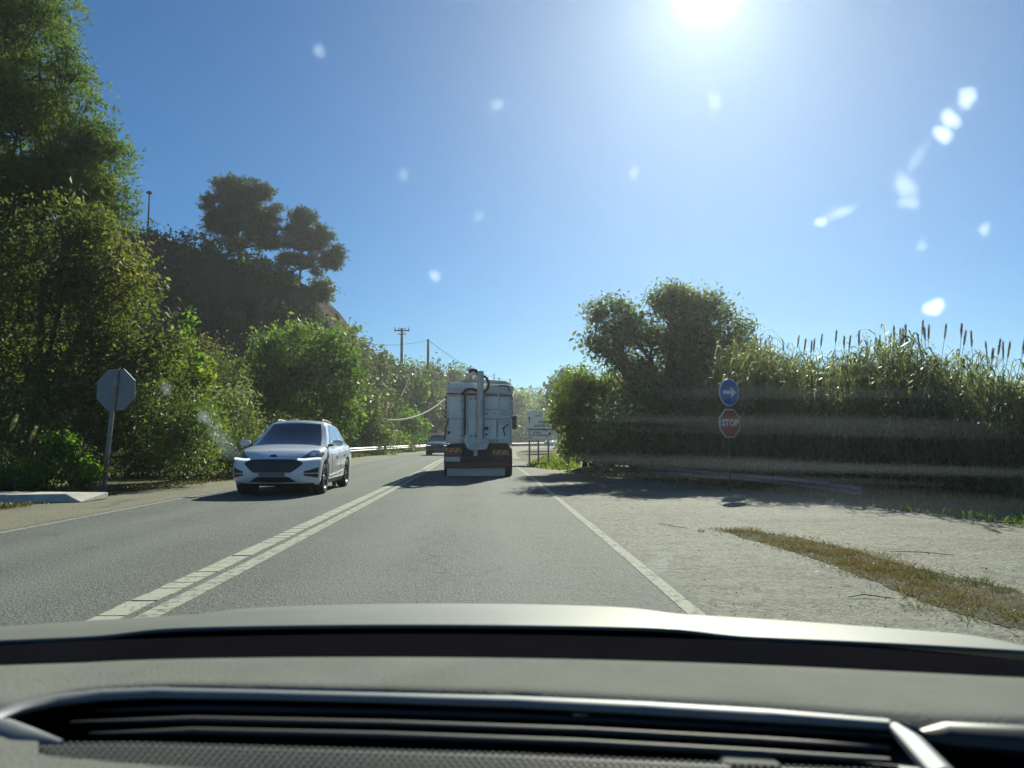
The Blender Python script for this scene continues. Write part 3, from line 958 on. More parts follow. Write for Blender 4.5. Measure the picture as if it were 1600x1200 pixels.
FRONT = [(30, 3.4), (27, 4.7), (23.5, 6.2), (20.5, 7.0), (18, 8.1), (16, 9.3), (14.5, 11.2), (13.5, 14.0), (12, 18.0)]
fl = spline(FRONT, 0.2)
TOPY = [(880, 700), (960, 680), (1030, 640), (1100, 585), (1170, 552), (1200, 546), (1260, 556), (1330, 552), (1400, 544), (1470, 546), (1540, 556), (1600, 578), (1800, 600)]


def reed_bed():
    r = np.random.default_rng(21)
    quads, tone = [], []
    for k in range(3900):
        i = r.integers(0, len(fl))
        f = Vector((fl[i].x, fl[i].y))
        bulge = 0.3 * math.sin(i * .09) + 0.25 * math.sin(i * .23 + 1)
        front = k < 900
        back = bulge + (r.random() * .7 - .15 if front else 0.3 + (r.random() ** 1.3) * 5.2)
        b = f + Vector((0.55, 0.83)) * back
        px = 800 + b.x / b.y * F
        ytop = np.interp(px, [a for a, q in TOPY], [q for a, q in TOPY])
        ref = f + Vector((0.55, 0.83)) * 1.6
        h = (P(800, ytop, ref.y).z) * r.uniform(0.80, 1.03) * (1 + .05 * math.sin(i * .31) + .04 * math.sin(i * .77))
        lean = (r.normal() * .07 - .01, r.normal() * .07)
        if front:
            h *= r.uniform(.22, .95)
            lean = (r.normal() * .14 - .12, r.normal() * .14 - .16)
        q = cane_strips(np.array([b.x, b.y, -0.02]), h, lean, r, int(8 + h * 5.5), r.uniform(.35, .68), r.uniform(.03, .055))
        quads += q
        base = np.clip(.42 + .3 * math.sin(b.x * 1.9 + 1.1 * math.sin(b.y * 1.3)) + r.normal() * .16, .05, .85)
        if r.random() < .05: base = .97
        tone += list(np.clip(base + r.normal(size=len(q)) * .10, 0, 1))
    V = np.array(quads)
    o = link(bpy.data.objects.new('reed_bed', quads_mesh('reed_bed', V, 4, LM['cane'], tone)))
    tag(o, 'dense stand of tall green cane along the right side', 'reeds', kind='stuff')


reed_bed()


def plume_mesh(kind, seed, ln=0.34, wd=0.02, n=120):
    r = np.random.default_rng(seed)
    t = r.random(n) ** .8
    rad = wd * np.sin(np.pi * np.clip(t * .92 + .06, 0, 1)) ** .8
    az = r.uniform(0, 2 * np.pi, n)
    d = np.stack([np.cos(az), np.sin(az), np.full(n, 3.6)], 1)
    d = unit(d)
    c = np.stack([np.cos(az) * rad * .4, np.sin(az) * rad * .4, t * ln], 1)
    s = r.uniform(.06, .11, (n, 1)) * ln / .34
    w = unit(np.cross(d, r.normal(size=(n, 3)))) * .006
    V = np.stack([c - w, c + w, c + d * s], 1)
    return quads_mesh('plume', V, 3, LM[kind], r.random(n))


PL = [(480, 270), (500, 285), (518, 290), (597, 295), (655, 275), (683, 290), (712, 295), (722, 290), (752, 270), (813, 255), (848, 277), (870, 277), (910, 257), (940, 300), (975, 293),
      (997, 275), (1040, 268), (1055, 235), (1083, 243), (1095, 245), (1105, 230), (1088, 268), (1173, 210), (1185, 235), (1200, 230), (1267, 228), (1335, 222), (1347, 255), (1380, 257),
      (1443, 300), (1462, 325), (1490, 290), (1510, 300), (1530, 300), (1590, 285)]
pm = [plume_mesh('plume', 60 + k) for k in range(4)]
_ones = 'zeroth first second third fourth fifth sixth seventh eighth ninth tenth eleventh twelfth thirteenth fourteenth fifteenth sixteenth seventeenth eighteenth nineteenth'.split()
def ordinal(n):
    if n < 20: return _ones[n]
    t = {2: 'twent', 3: 'thirt'}[n // 10]
    return t + 'ieth' if n % 10 == 0 else t + 'y-' + _ones[n % 10]


PL.sort()
for k, (zx, zy) in enumerate(PL):
    px, py = 1000 + zx / 2.667, 420 + zy / 2.667
    Y = np.interp(px, [1180, 1300, 1450, 1600], [23.0, 20.5, 18.0, 16.0]) + random.uniform(-.7, 1.0)
    tip = P(px, py, Y)
    lean = Vector((random.uniform(-.5, .15), random.uniform(-.2, .2), 0))
    base = Vector((tip.x + lean.x, Y + lean.y, -0.02))
    lab = 'dark plumed cane stalk above the cane stand, ' + ordinal(k + 1) + ' plume from the left'
    root = empty('plumed_cane', base, 0, lab, 'reed', 'plumed stalks above the cane stand')
    top = tip - base
    body = top - Vector((0, 0, 0.36))
    kink = body * .6 + Vector((lean.x * .35, 0, 0))
    MB().tube([(0, 0, 0), kink, body], [.013, .009, .005], 5).build('stem', M['wood'], root, True, False)
    pl = bpy.data.objects.new('plume', pm[k % 4]); link(pl, root)
    dr = (top - kink).normalized()
    pl.location = body - dr * .04
    sc = random.uniform(.85, 1.2)
    pl.scale = (sc, sc, (top - pl.location).length / .40)
    pl.rotation_euler = dr.to_track_quat('Z', 'Y').to_euler()

# two pale plumed grasses and a grass tuft at the left edge
for k, (px, py, bx, lab) in enumerate([(20, 650, 4, 'pale plumed grass stalk, left one of the pair beside the slab'), (52, 673, 26, 'pale plumed grass stalk, right one of the pair beside the slab')]):
    Y = 17.0
    tip = P(px, py, Y); base = on_ground(bx, Y)
    root = empty('plumed_grass', base, 0, lab, 'grass stalk', 'pale plumed grasses')
    top = tip - base
    MB().tube([(0, 0, 0), top * .55 + Vector((-.05, 0, .05)), top * .86], [.012, .009, .005], 5).build('stem', M['wood'], root, True, False)
    pl = link(bpy.data.objects.new('plume', plume_mesh('pampas', 90 + k, .36, .07, 160)), root)
    pl.location = top * .8
    pl.rotation_euler = (0, .35, .3)


def blades(name, label, poly, n, h, mat, seed, wid=0.012, zbase=0.0, density=None, cat='grass', lean=0.5, feather=0.1):
    """grass blades scattered over a ground polygon [(x, y)]"""
    r = np.random.default_rng(seed)
    poly = np.array(poly)
    lo_, hi_ = poly.min(0), poly.max(0)
    pts = []
    while len(pts) < n:
        q = r.uniform(lo_, hi_, (n, 2))
        inside = np.zeros(len(q), bool)
        j = len(poly) - 1
        for i in range(len(poly)):
            c = ((poly[i, 1] > q[:, 1]) != (poly[j, 1] > q[:, 1])) & (q[:, 0] < (poly[j, 0] - poly[i, 0]) * (q[:, 1] - poly[i, 1]) / (poly[j, 1] - poly[i, 1] + 1e-12) + poly[i, 0])
            inside ^= c
            j = i
        q = q[inside]
        dn = 0.5 + 0.5 * np.sin(q[:, 0] * 3.1 + 2 * np.sin(q[:, 1] * 1.7)) * np.cos(q[:, 1] * 2.3 + np.sin(q[:, 0] * 2.9))
        q = q[r.random(len(q)) < 0.15 + dn]
        pts += list(q)
    q = np.array(pts[:n])
    q = q + r.normal(size=q.shape) * feather * (r.random((len(q), 1)) ** 2)
    m = len(q)
    c = np.column_stack([q, np.full(m, zbase)])
    d = unit(np.column_stack([r.normal(size=(m, 2)) * lean, np.ones(m)]))
    hh = h * r.uniform(.35, 1.25, (m, 1))
    w = unit(np.cross(d, r.normal(size=(m, 3)))) * wid * r.uniform(.6, 1.3, (m, 1))
    V = np.stack([c - w, c + w, c + d * hh * .6 + w * .7, c + d * hh + np.column_stack([r.normal(size=(m, 2)) * .2, -np.ones(m) * .1]) * hh], 1)
    tn = np.clip(.5 + .35 * np.sin(q[:, 0] * 2.2 + 1.3 * np.sin(q[:, 1] * 2.9)) + r.normal(size=m) * .2, 0, 1)
    o = link(bpy.data.objects.new(name, quads_mesh(name, V, 4, mat, tn)))
    return tag(o, label, cat, kind='stuff')


gp = lambda pts: [tuple(G(*p)[:2]) for p in pts]
WEED = gp([(1130, 828), (1180, 829), (1250, 840), (1330, 858), (1420, 884), (1600, 925), (1720, 960), (1720, 1010), (1560, 975), (1440, 938), (1360, 905), (1290, 878), (1220, 855), (1160, 840)])


def ragged(poly, n=14, amp=.018, seed=2):
    r = np.random.default_rng(seed); out = []
    for i in range(len(poly)):
        a_, b_ = np.array(poly[i]), np.array(poly[(i + 1) % len(poly)])
        for k in range(n):
            out.append(a_ + (b_ - a_) * k / n + np.clip(r.normal(size=2), -1.6, 1.6) * amp)
    return out


rw = ragged(WEED)
M['soil'] = earth('gravelly_soil', [(0.35, (0.07, 0.07, 0.045)), (0.5, (0.12, 0.115, 0.075)), (0.65, (0.16, 0.155, 0.11))], 14, 1.0, 0.03)
tag(MB().add([(x, y, -.0035) for x, y in rw], [tuple(range(len(rw)))]).build('verge_soil', M['soil']), kind='structure')


def weeds():
    r = np.random.default_rng(31)
    cx = np.array(WEED).mean(0)
    o_ = blades('dry_grass', 'strip of dry reddish grass between shoulder and side road', WEED, 5200, .032, LM['dry'], 3, .003, -.004, lean=1.3, feather=.25)
    pts = np.array([v.co for v in o_.data.vertices]).reshape(-1, 4, 3)
    cen = pts[r.choice(len(pts), 230, replace=False), 0]
    C, T = [], []
    for c in cen:
        m = int(r.integers(14, 46)); rad = r.uniform(.03, .11); h = r.uniform(.025, .075)
        q = np.column_stack([c[:2] + r.normal(size=(m, 2)) * rad, np.full(m, -.004)])
        d = unit(np.column_stack([(q[:, :2] - c[:2]) / rad * .7 + r.normal(size=(m, 2)) * .4, np.ones(m)]))
        hh = h * r.uniform(.5, 1.3, (m, 1))
        w = unit(np.cross(d, r.normal(size=(m, 3)))) * .003
        C.append(np.stack([q - w, q + w, q + d * hh * .6 + w * .7, q + d * hh], 1))
        T.append(np.clip(.48 + .38 * math.sin(c[0] * 2.3 + 1.4 * math.sin(c[1] * 2.1)) + r.normal() * .12 + r.normal(size=m) * .08, 0, 1))
    old = np.array([d.value for d in o_.data.attributes['tone'].data])
    me = quads_mesh('dry_grass', np.concatenate([pts] + C), 4, LM['dry'], np.concatenate([old] + T))
    o_.data = me


weeds()


def pebbles():
    """loose stones on the shoulder and side road, thickest beside the weeds and the edge line"""
    r = np.random.default_rng(8)
    n = 12000
    X, Y = r.uniform(1.4, 12, n), 4.0 + 12 * r.random(n) ** 1.4
    c = np.column_stack([X, Y, np.full(n, -.006)])
    s_ = r.uniform(.0025, .0065, (n, 1)) * np.where(r.random((n, 1)) < .03, 2.0, 1)
    az = r.uniform(0, 6.28, n)
    ux = np.column_stack([np.cos(az), np.sin(az), np.zeros(n)]) * s_ * r.uniform(.8, 1.5, (n, 1))
    uy = np.column_stack([-np.sin(az), np.cos(az), np.zeros(n)]) * s_
    up = np.column_stack([np.zeros(n), np.zeros(n), np.ones(n)]) * s_ * r.uniform(.4, .8, (n, 1)) + r.normal(size=(n, 3)) * s_ * .2
    A, B, C_, D_, T = c + ux, c + uy, c - ux, c - uy, c + up
    V = np.concatenate([np.stack(q, 1) for q in ((A, B, T), (B, C_, T), (C_, D_, T), (D_, A, T))])
    tn = np.tile(r.random(n), 4)
    pm_ = leaf_mat('pebble_stone', [(0, (.10, .10, .08)), (.6, (.20, .20, .16)), (1, (.30, .29, .25))], 0.0, .9, .1)
    o = link(bpy.data.objects.new('pebbles', quads_mesh('pebbles', V, 3, pm_, tn)))
    tag(o, 'loose small stones scattered over the right shoulder and side road', 'gravel', kind='stuff')


pebbles()
for k, (p0, p1, p2, lab) in enumerate([((1325, 934), (1350, 932), (1398, 936), 'thin dry twig lying on the right shoulder near the bonnet'), ((1390, 862), (1440, 865), (1492, 868), 'thin dry twig lying on the side road beyond the weeds'),
                                       ((1028, 818), (1052, 824), (1075, 826), 'short dark twig lying near the tip of the weed strip')]):
    q = [G(*p0), G(*p1), G(*p2)]
    q[1].z += .012
    for v_ in q: v_.z += .004
    o = MB().tube(q, [.003, .005, .0025], 6).build('twig', M['bark'], None, True)
    tag(o, lab, 'twig')
blades('verge_grass', 'green grass on the verge around the sign board posts', gp([(822, 727), (850, 714), (880, 706), (905, 712), (900, 735), (850, 733)]), 9000, 0.2, LM['grass'], 4, 0.03, -0.02)
blades('verge_grass', 'patchy dry grass along the left shoulder under the shrubs', gp([(-200, 772), (20, 772), (110, 771), (180, 764), (300, 748), (420, 733), (420, 742), (300, 757), (200, 768), (125, 783), (60, 787), (-60, 800), (-200, 815)]), 15000, 0.10, LM['dry'], 5, 0.012, -0.02, lean=0.8)
blades('verge_grass', 'grass strip under the left guardrail', [(-10.8, 40), (-11.4, 54), (-11.2, 75), (-10.0, 96), (-11.5, 97), (-13.5, 75), (-14, 54), (-13.2, 38)], 9000, 0.3, LM['grass'], 6, 0.03, -0.02)
blades('grass_tuft', 'bright long bladed grass tuft at the left edge', gp([(-40, 770), (60, 769), (62, 758), (-40, 758)]), 1500, 0.62, LM['bright'], 7, 0.012, -0.02, lean=0.35)
blades('side_grass', 'low weeds at the foot of the cane stand', gp([(880, 738), (960, 745), (1100, 757), (1250, 775), (1420, 800), (1600, 822), (1800, 850), (1800, 800), (1500, 775), (1300, 755), (1000, 732)]), 9000, 0.16, LM['grass'], 8, 0.014, -0.02)

# ------------------------------------------------------------------ guardrails
def wbeam(path, name, parent, mat, h=0.70, depth=0.08, hh=0.31):
    """corrugated steel beam along a list of (x, y, ztop)"""
    prof = [(0.0, 0.0), (0.03, -0.02), (0.08, -0.06), (0.08, -0.10), (0.02, -0.145), (0.02, -0.165), (0.08, -0.21), (0.08, -0.25), (0.03, -0.29), (0.0, -0.31)]
    prof = [(a, b * hh / 0.31) for a, b in prof]
    pts = [Vector((x, y)) for x, y, z in path]
    ns = normals2(pts)
    rows = []
    for (x, y, z), n in zip(path, ns):
        rows.append([(x + n.x * a, y + n.y * a, z + b) for a, b in prof])
    for (x, y, z), n in reversed(list(zip(path, ns))):
        pass
    mb = MB().grid(rows)
    o = mb.build(name, mat, parent, smooth=50, recalc=False)
    so = o.modifiers.new('thick', 'SOLIDIFY'); so.thickness = 0.006
    return o


gr = [(36, -10.9), (45, -11.0), (54, -11.15), (66, -11.05), (78, -10.8), (90, -10.2), (104, -8.9), (118, -6.6), (134, -2.6), (150, 2.8), (168, 10.0), (188, 19.5)]
gl = spline(gr, 2.0)
root = empty('guardrail', (0, 0, 0), 0, 'long galvanised guardrail along the left edge beyond the white car', 'guardrail')
wbeam([(p.x, p.y, 0.70) for p in gl], 'beam', root, M['galv'])
post_me = MB().box((0, 0, 0.33), (0.10, 0.055, 0.72)).mesh('post', M['galv_dull'])
gn = normals2(gl)
for i in range(0, len(gl), 2):
    o = link(bpy.data.objects.new('post', post_me), root)
    o.location = (gl[i].x - gn[i].x * 0.09, gl[i].y - gn[i].y * 0.09, -0.02)

rr = [(880, 738, 30, 0.02), (905, 0, 28.6, 0.2), (940, 0, 27, 0.36), (1010, 0, 24.8, 0.36), (1080, 0, 22.3, 0.36), (1170, 0, 19.6, 0.35), (1250, 0, 17.6, 0.33), (1345, 0, 15.2, 0.30)]
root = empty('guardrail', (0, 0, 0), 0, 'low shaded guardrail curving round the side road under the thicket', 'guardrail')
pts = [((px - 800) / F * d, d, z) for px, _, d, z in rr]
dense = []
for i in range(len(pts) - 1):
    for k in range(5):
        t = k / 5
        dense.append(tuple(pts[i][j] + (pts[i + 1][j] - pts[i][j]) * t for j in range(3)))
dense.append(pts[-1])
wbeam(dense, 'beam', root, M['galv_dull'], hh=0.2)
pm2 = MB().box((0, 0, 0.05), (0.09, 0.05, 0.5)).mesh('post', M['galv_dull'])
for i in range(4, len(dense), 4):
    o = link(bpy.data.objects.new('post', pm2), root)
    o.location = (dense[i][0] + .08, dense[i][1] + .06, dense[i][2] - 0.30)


# ------------------------------------------------------------------ signs
def text_mesh(txt, size, mat, name='lettering', extrude=0.002, align='CENTER', bold=0.0):
    cu = bpy.data.curves.new(name, 'FONT')
    cu.body = txt; cu.size = size; cu.extrude = extrude; cu.align_x = align; cu.align_y = 'CENTER'; cu.offset = bold
    cu.resolution_u = 3
    t = bpy.data.objects.new('tmp', cu); COL.objects.link(t)
    dg = bpy.context.evaluated_depsgraph_get()
    me = bpy.data.meshes.new_from_object(t.evaluated_get(dg))
    bpy.data.objects.remove(t); bpy.data.curves.remove(cu)
    me.name = name; me.materials.clear(); me.materials.append(mat)
    return me


def text(txt, size, mat, parent, loc, sx=1.0, align='CENTER', bold=0.0, name='lettering'):
    """upright text facing -Y in the parent's frame"""
    o = link(bpy.data.objects.new(name, text_mesh(txt, size, mat, name, align=align, bold=bold)), parent)
    o.location = loc; o.rotation_euler = (R(90), 0, 0); o.scale = (sx, 1, 1)
    return o


def ngon(r, n, rot=0.0): return [(r * math.cos(2 * math.pi * k / n + rot), r * math.sin(2 * math.pi * k / n + rot)) for k in range(n)]


OCT = math.pi / 8
# stop sign with a blue arrow disc above, at the mouth of the side road
b = on_ground(1139, 18.5, -0.01)
st = empty('stop_sign', b, R(31), 'red octagonal stop sign under a round blue arrow sign by the side road', 'road sign')
zc = lambda py: P(800, py, 18.5).z - b.z
MB().tube([(0, 0.045, -0.2), (0, 0.045, zc(596))], 0.03, 10).build('post', M['wood'], st, True)
z1, z2 = zc(613), zc(661.5)
MB().prism([(x, z + z2) for x, z in ngon(0.375, 8, OCT)], -0.004, 0.012).build('panel_edge', M['sign_white'], st)
MB().prism([(x, z + z2) for x, z in ngon(0.345, 8, OCT)], -0.010, -0.006).build('stop_panel', M['sign_red'], st)
text('STOP', 0.235, M['sign_white'], st, (0, -0.013, z2 + 0.005), 1.0, bold=0.006)
MB().prism([(x, z + z1) for x, z in ngon(0.335, 40)], -0.004, 0.012).build('disc_edge', M['sign_white'], st)
MB().prism([(x, z + z1) for x, z in ngon(0.312, 40)], -0.010, -0.006).build('blue_disc', M['sign_blue'], st)
MB().prism([(x, z + z1) for x, z in [(-.22, -.045), (.05, -.045), (.05, -.135), (.235, 0), (.05, .135), (.05, .045), (-.22, .045)]], -0.015, -0.0115).build('arrow', M['sign_white'], st)
for z in (z1, z2):
    MB().box((0, 0.028, z), (0.16, 0.03, 0.05)).build('clamp', M['galv_dull'], st)

# back of a stop sign on the left
b = on_ground(170, 17.9, -0.01)
ls = empty('octagonal_sign', b, R(-8), 'back of a grey octagonal sign on a leaning post at the left', 'road sign')
ls.rotation_euler = (0, R(4.5), R(-8))
zz = P(800, 608, 17.9).z
MB().prism([(x, z + zz) for x, z in ngon(0.53, 8, OCT + R(6))], -0.008, 0.012).build('panel', M['sign_back'], ls)
MB().prism([(x, z + zz) for x, z in ngon(0.50, 8, OCT + R(6))], 0.015, 0.018).build('stop_panel', M['sign_red'], ls)
MB().box((0, -0.045, zz / 2 + 0.1), (0.10, 0.06, zz + 0.75)).build('post', M['galv_dull'], ls, bevel=0.012)
for dz in (-.2, .2):
    MB().box((0, -0.014, zz + dz), (0.5, 0.012, 0.05)).build('bracket', M['sign_back'], ls)

# white direction board on three posts
D = 39.0
sc = D / F
b = on_ground(843, D, -0.01)
db = empty('direction_board', b, R(-3), 'white two panel direction board on three posts half hidden by foliage', 'road sign')
px2 = lambda px: (px - 843) * sc
pz = lambda py: P(800, py, D).z - b.z
xl, xr = px2(823), px2(872)
MB().b2((xl, -.02, pz(669.5)), (xr, .01, pz(642))).build('upper_panel', M['sign_white'], db, bevel=.004)
MB().b2((xl, -.02, pz(687)), (xr - 0.02, .01, pz(672.5))).build('lower_panel', M['sign_white'], db, bevel=.004)
MB().b2((xl + .02, -.005, pz(673.5)), (xr - .02, .02, pz(668.5))).build('joint_strip', M['galv_dull'], db)
for px in (827, 841, 856.5):
    MB().b2((px2(px) - .045, .012, -.2), (px2(px) + .045, .10, pz(643))).build('post', M['galv_dull'], db)
xm = px2(848)
MB().prism([(px2(827) + x, z + pz(656)) for x, z in [(-.025, -.17), (.025, -.17), (.025, .06), (.075, .06), (0, .19), (-.075, .06), (-.025, .06)]], -.026, -.022).build('arrow', M['black'], db)
for t_, py, s_, x_ in (('ST.', 646, .14, 846), ('DE VILATORRADA', 650, .10, 849), ('MANRESA', 659.5, .13, 850), ('BARCELONA', 665.5, .16, 849)):
    text(t_, s_, M['black'], db, (px2(x_), -.024, pz(py)), 1.0, bold=.004)
for t_, py, s_ in (('ST. JOAN', 676, .16), ('DE VILATORRADA', 680.2, .115), ('centre', 683.8, .09)):
    text(t_, s_, M['black'], db, (px2(825), -.024, pz(py)), 1.0, 'LEFT', bold=.004)
MB().prism([(px2(857) + x, z + pz(679)) for x, z in [(-.13, -.12), (.03, .02), (-.02, .07), (.13, .12), (.10, -.04), (.055, .0), (-.10, -.15)]], -.026, -.022).build('arrow', M['black'], db)

# curve marker board beyond the guardrail
b = on_ground(661, 95, -0.02)
cb = empty('curve_marker_board', b, 0, 'small black board with four white chevrons behind the guardrail', 'road sign')
k = 95 / F
zb = P(800, 687, 95).z
MB().b2((-10.5 * k, -.02, zb - 4.2 * k), (9.5 * k, .02, zb + 4.2 * k)).build('panel', M['black'], cb)
for i in range(4):
    x0 = (-7.6 + i * 4.4) * k
    MB().prism([(x0, zb - 3.1 * k), (x0 + 1.3 * k, zb - 3.1 * k), (x0 + 3.3 * k, zb), (x0 + 1.3 * k, zb + 3.1 * k), (x0, zb + 3.1 * k), (x0 + 2.0 * k, zb)], -.03, -.024).build('chevron', M['sign_white'], cb)
for x in (-.5, .45):
    MB().tube([(x, .04, -.1), (x, .04, zb)], .03, 8).build('post', M['galv_dull'], cb)

# ------------------------------------------------------------------ poles, wires and small structures on the left
def pole(px, ybase, ytop, d, label, name='utility_pole', r=0.12, z0=None):
    t = P(px, ytop, d)
    z = -0.1 if z0 is None else z0
    o = empty(name, (t.x, d, z), 0, label, 'pole')
    MB().tube([(0, 0, 0), (0, 0, t.z - z)], [r * 1.15, r * .8], 10).build('shaft', M['wood'], o, True)
    return o, t.z - z


o, h = pole(628, 0, 513, 98, 'wooden pole with a crossarm of insulators above the slope', r=.2)
MB().box((0, 0, h - .3), (2.0, .14, .16)).build('crossarm', M['wood'], o)
MB().box((0, 0, h - .75), (1.1, .12, .12)).build('crossarm', M['wood'], o)
for x in (-.9, -.4, .4, .9):
    MB().lathe([(0.0, h + .12), (.07, h + .10), (.09, h), (.05, h - .05), (.08, h - .12), (.03, h - .24)], n=8, c=(x, 0, 0)).build('insulator', M['galv'], o, True)
o, h = pole(669, 0, 530, 104, 'bare tall wooden pole right of the crossarm pole', r=.2)
o, h = pole(643, 0, 575, 92, 'slim pale lamp pole with a bent top behind the guardrail', 'lamp_pole', .09)
MB().tube([(0, 0, h - .1), (-.2, -.1, h + .25), (-.7, -.2, h + .3)], .05, 8).build('lamp_arm', M['galv'], o, True)
MB().box((-.9, -.2, h + .28), (.55, .22, .12)).build('lamp_head', M['galv'], o, bevel=.03)
p = P(231, 358, 60)
o = empty('lamp_mast', (p.x, p.y, p.z - 1.2), 0, 'thin tall lamp mast on the hill top against the sky', 'pole')
t = P(232, 302, 60).z - o.location.z
MB().tube([(0, 0, 0), (0.02, 0, t)], [.09, .055], 8).build('shaft', M['wood'], o, True)
MB().lathe([(0, t + .16), (.2, t + .14), (.24, t + .02), (.14, t - .06), (0, t - .06)], n=14, c=(0.02, 0, 0)).build('lamp_head', M['wood'], o, True)
for px, yt, yb, d, lab in ((772, 584, 640, 170, 'thin far post, left of three above the truck'), (780, 590, 640, 172, 'thin far post, middle of three above the truck'), (797, 592, 640, 174, 'thin far post, right of three above the truck')):
    o, h = pole(px, 0, yt, d, lab, 'far_post', .12)
    MB().box((0, 0, h - .2), (.5, .1, .1)).build('cap', M['wood'], o)
    tag(o, group='far posts above the truck')


def wire(a, b_, sag, r, mat, label, name='overhead_wire', cat='cable'):
    pts = []
    for k in range(17):
        t = k / 16
        q = a.lerp(b_, t); q.z -= sag * 4 * t * (1 - t)
        pts.append(q)
    o = MB().tube(pts, r, 6).build(name, mat, None, True)
    return tag(o, label, cat)


wire(P(560, 535, 90), P(669, 531, 104), .5, .03, M['cable'], 'thin overhead wire running left from the bare pole')
wire(P(669, 531, 104), P(800, 594, 172), 1.5, .035, M['cable'], 'thin overhead wire descending right from the bare pole')
wire(P(643, 578, 92), P(598, 633, 78), 1.6, .05, M['pale_cable'], 'pale cable looping down from the lamp pole')
wire(P(598, 630, 76), P(548, 637, 62), .8, .06, M['pale_cable'], 'pale sagging cable left of the red pillars')
wire(P(698, 621, 84), P(548, 639, 62), 1.6, .07, M['pale_cable'], 'long pale sagging cable between truck and rounded tree')

# two red pillars of a gate
for px, lab in ((597, 'left brick red gate pillar above the guardrail'), (603.5, 'right brick red gate pillar above the guardrail')):
    b = on_ground(px, 74)
    o = empty('gate_pillar', b, 0, lab, 'pillar', 'brick red gate pillars')
    h = P(800, 628, 74).z
    MB().box((0, 0, h / 2), (.26, .26, h)).build('shaft', M['brick_post'], o)
    MB().box((0, 0, h + .04), (.32, .32, .08)).build('cap', M['concrete'], o)
b = on_ground(623, 84)
o = empty('post', b, 0, 'slim concrete post rising behind the guardrail', 'post')
MB().tube([(0, 0, -.1), (0, 0, P(800, 640, 84).z)], .09, 8).build('shaft', M['galv_dull'], o, True)
# white horizontal rail in the scrub under the cliff
a, b = P(304, 609, 30), P(396, 613, 31.5)
o = empty('barrier_rail', ((a + b) / 2).to_tuple()[:2] + (0,), 0, 'white horizontal barrier rail among the bushes under the cliff', 'barrier')
c = (a + b) / 2
MB().tube([a - Vector((c.x, c.y, 0)), b - Vector((c.x, c.y, 0))], .045, 8).build('rail', M['white_paint'], o, True)
for e in (a.lerp(b, .12), a.lerp(b, .9)):
    MB().tube([(e.x - c.x, e.y - c.y + .05, -.1), (e.x - c.x, e.y - c.y + .05, e.z)], .04, 8).build('post', M['galv_dull'], o, True)
# pale concrete slab at the left edge
a, b = G(-160, 777, .12), G(122, 776, .12)
o = MB().add([(a.x - 1, 13.6, .0), (-8.55, 15.2, .0), (b.x, 16.1, .0), (a.x - 1, 15.9, .0), (a.x - 1, 13.6, .18), (-8.9, 15.25, .16), (b.x, 16.1, .13), (a.x - 1, 15.9, .18)],
             [(3, 2, 1, 0), (4, 5, 6, 7), (0, 1, 5, 4), (1, 2, 6, 5), (2, 3, 7, 6), (3, 0, 4, 7)]).build('concrete_slab', M['concrete'], None, bevel=.015)
tag(o, 'flat pale concrete slab at the roadside on the far left', 'slab')

# ------------------------------------------------------------------ the SUV (x forward, y to its left)
def ip(x, xs, ys): return float(np.interp(x, xs, ys))


def body_pt(t, y, z):
    ay = abs(y)
    if t > 0:
        plan = 0.40 * ay ** 3.2
        nose = ip(z, [0, .1, .25, .42, .6, .75, .86, .94, 1], [.20, .07, .02, .0, .02, .05, .10, .19, .34])
        X = t * 2.31 - t ** 2.8 * (plan + nose)
    else:
        plan = 0.24 * ay ** 3
        tail = ip(z, [0, .15, .4, .7, 1], [.22, .06, 0, .06, .14])
        X = t * 2.30 + (-t) ** 3 * (plan + tail)
    H = ip(X, [-2.3, -2.0, -1, 0, .8, 1.0, 1.2, 1.5, 1.75, 1.95, 2.1], [1.06, 1.13, 1.10, 1.06, 1.08, 1.10, 1.085, 1.05, 1.01, .965, .92])
    H -= (0.05 * ay ** 2.2 + .03 * ay ** 10)
    zb = ip(X, [-2.3, -1.6, 1.6, 2.3], [.32, .22, .21, .23])
    Z = zb + (H - zb) * z
    W = ip(z, [0, .12, .3, .5, .68, .8, .92, 1], [.85, .90, .915, .925, .925, .915, .885, .845])
    W *= ip(X, [-2.3, -1.6, -1.0, 1.2, 1.8, 2.3], [.95, 1.0, .995, .995, .985, .95])
    return Vector((X, y * W, Z))


def cabin_pt(t, y, z):
    """z 0 at the belt line, 1 at the roof"""
    ay = abs(y)
    zz = z
    xf = ip(zz, [0, .5, .85, 1], [1.12, .62, .28, .10]) - (.20 - .06 * zz) * ay ** 2.4
    xr = ip(zz, [0, .45, .8, 1], [-2.12, -1.98, -1.78, -1.55]) + .14 * ay ** 2.5
    X = xr + (xf - xr) * (t + 1) / 2
    W = ip(zz, [0, .4, .8, .93, 1], [.845, .77, .665, .62, .56])
    W *= ip(X, [-2.2, -1.5, 0, 1.1], [.90, .96, 1.0, .985])
    roof = ip(X, [-2.1, -1.5, -.8, -.2, .15, .6], [1.53, 1.60, 1.655, 1.675, 1.655, 1.60]) - .045 * ay ** 2.5
    belt = ip(X, [-2.2, -1, 0, .8, 1.15], [1.03, 1.02, .99, 1.02, 1.06])
    return Vector((X, y * W, belt + (roof - belt) * zz))


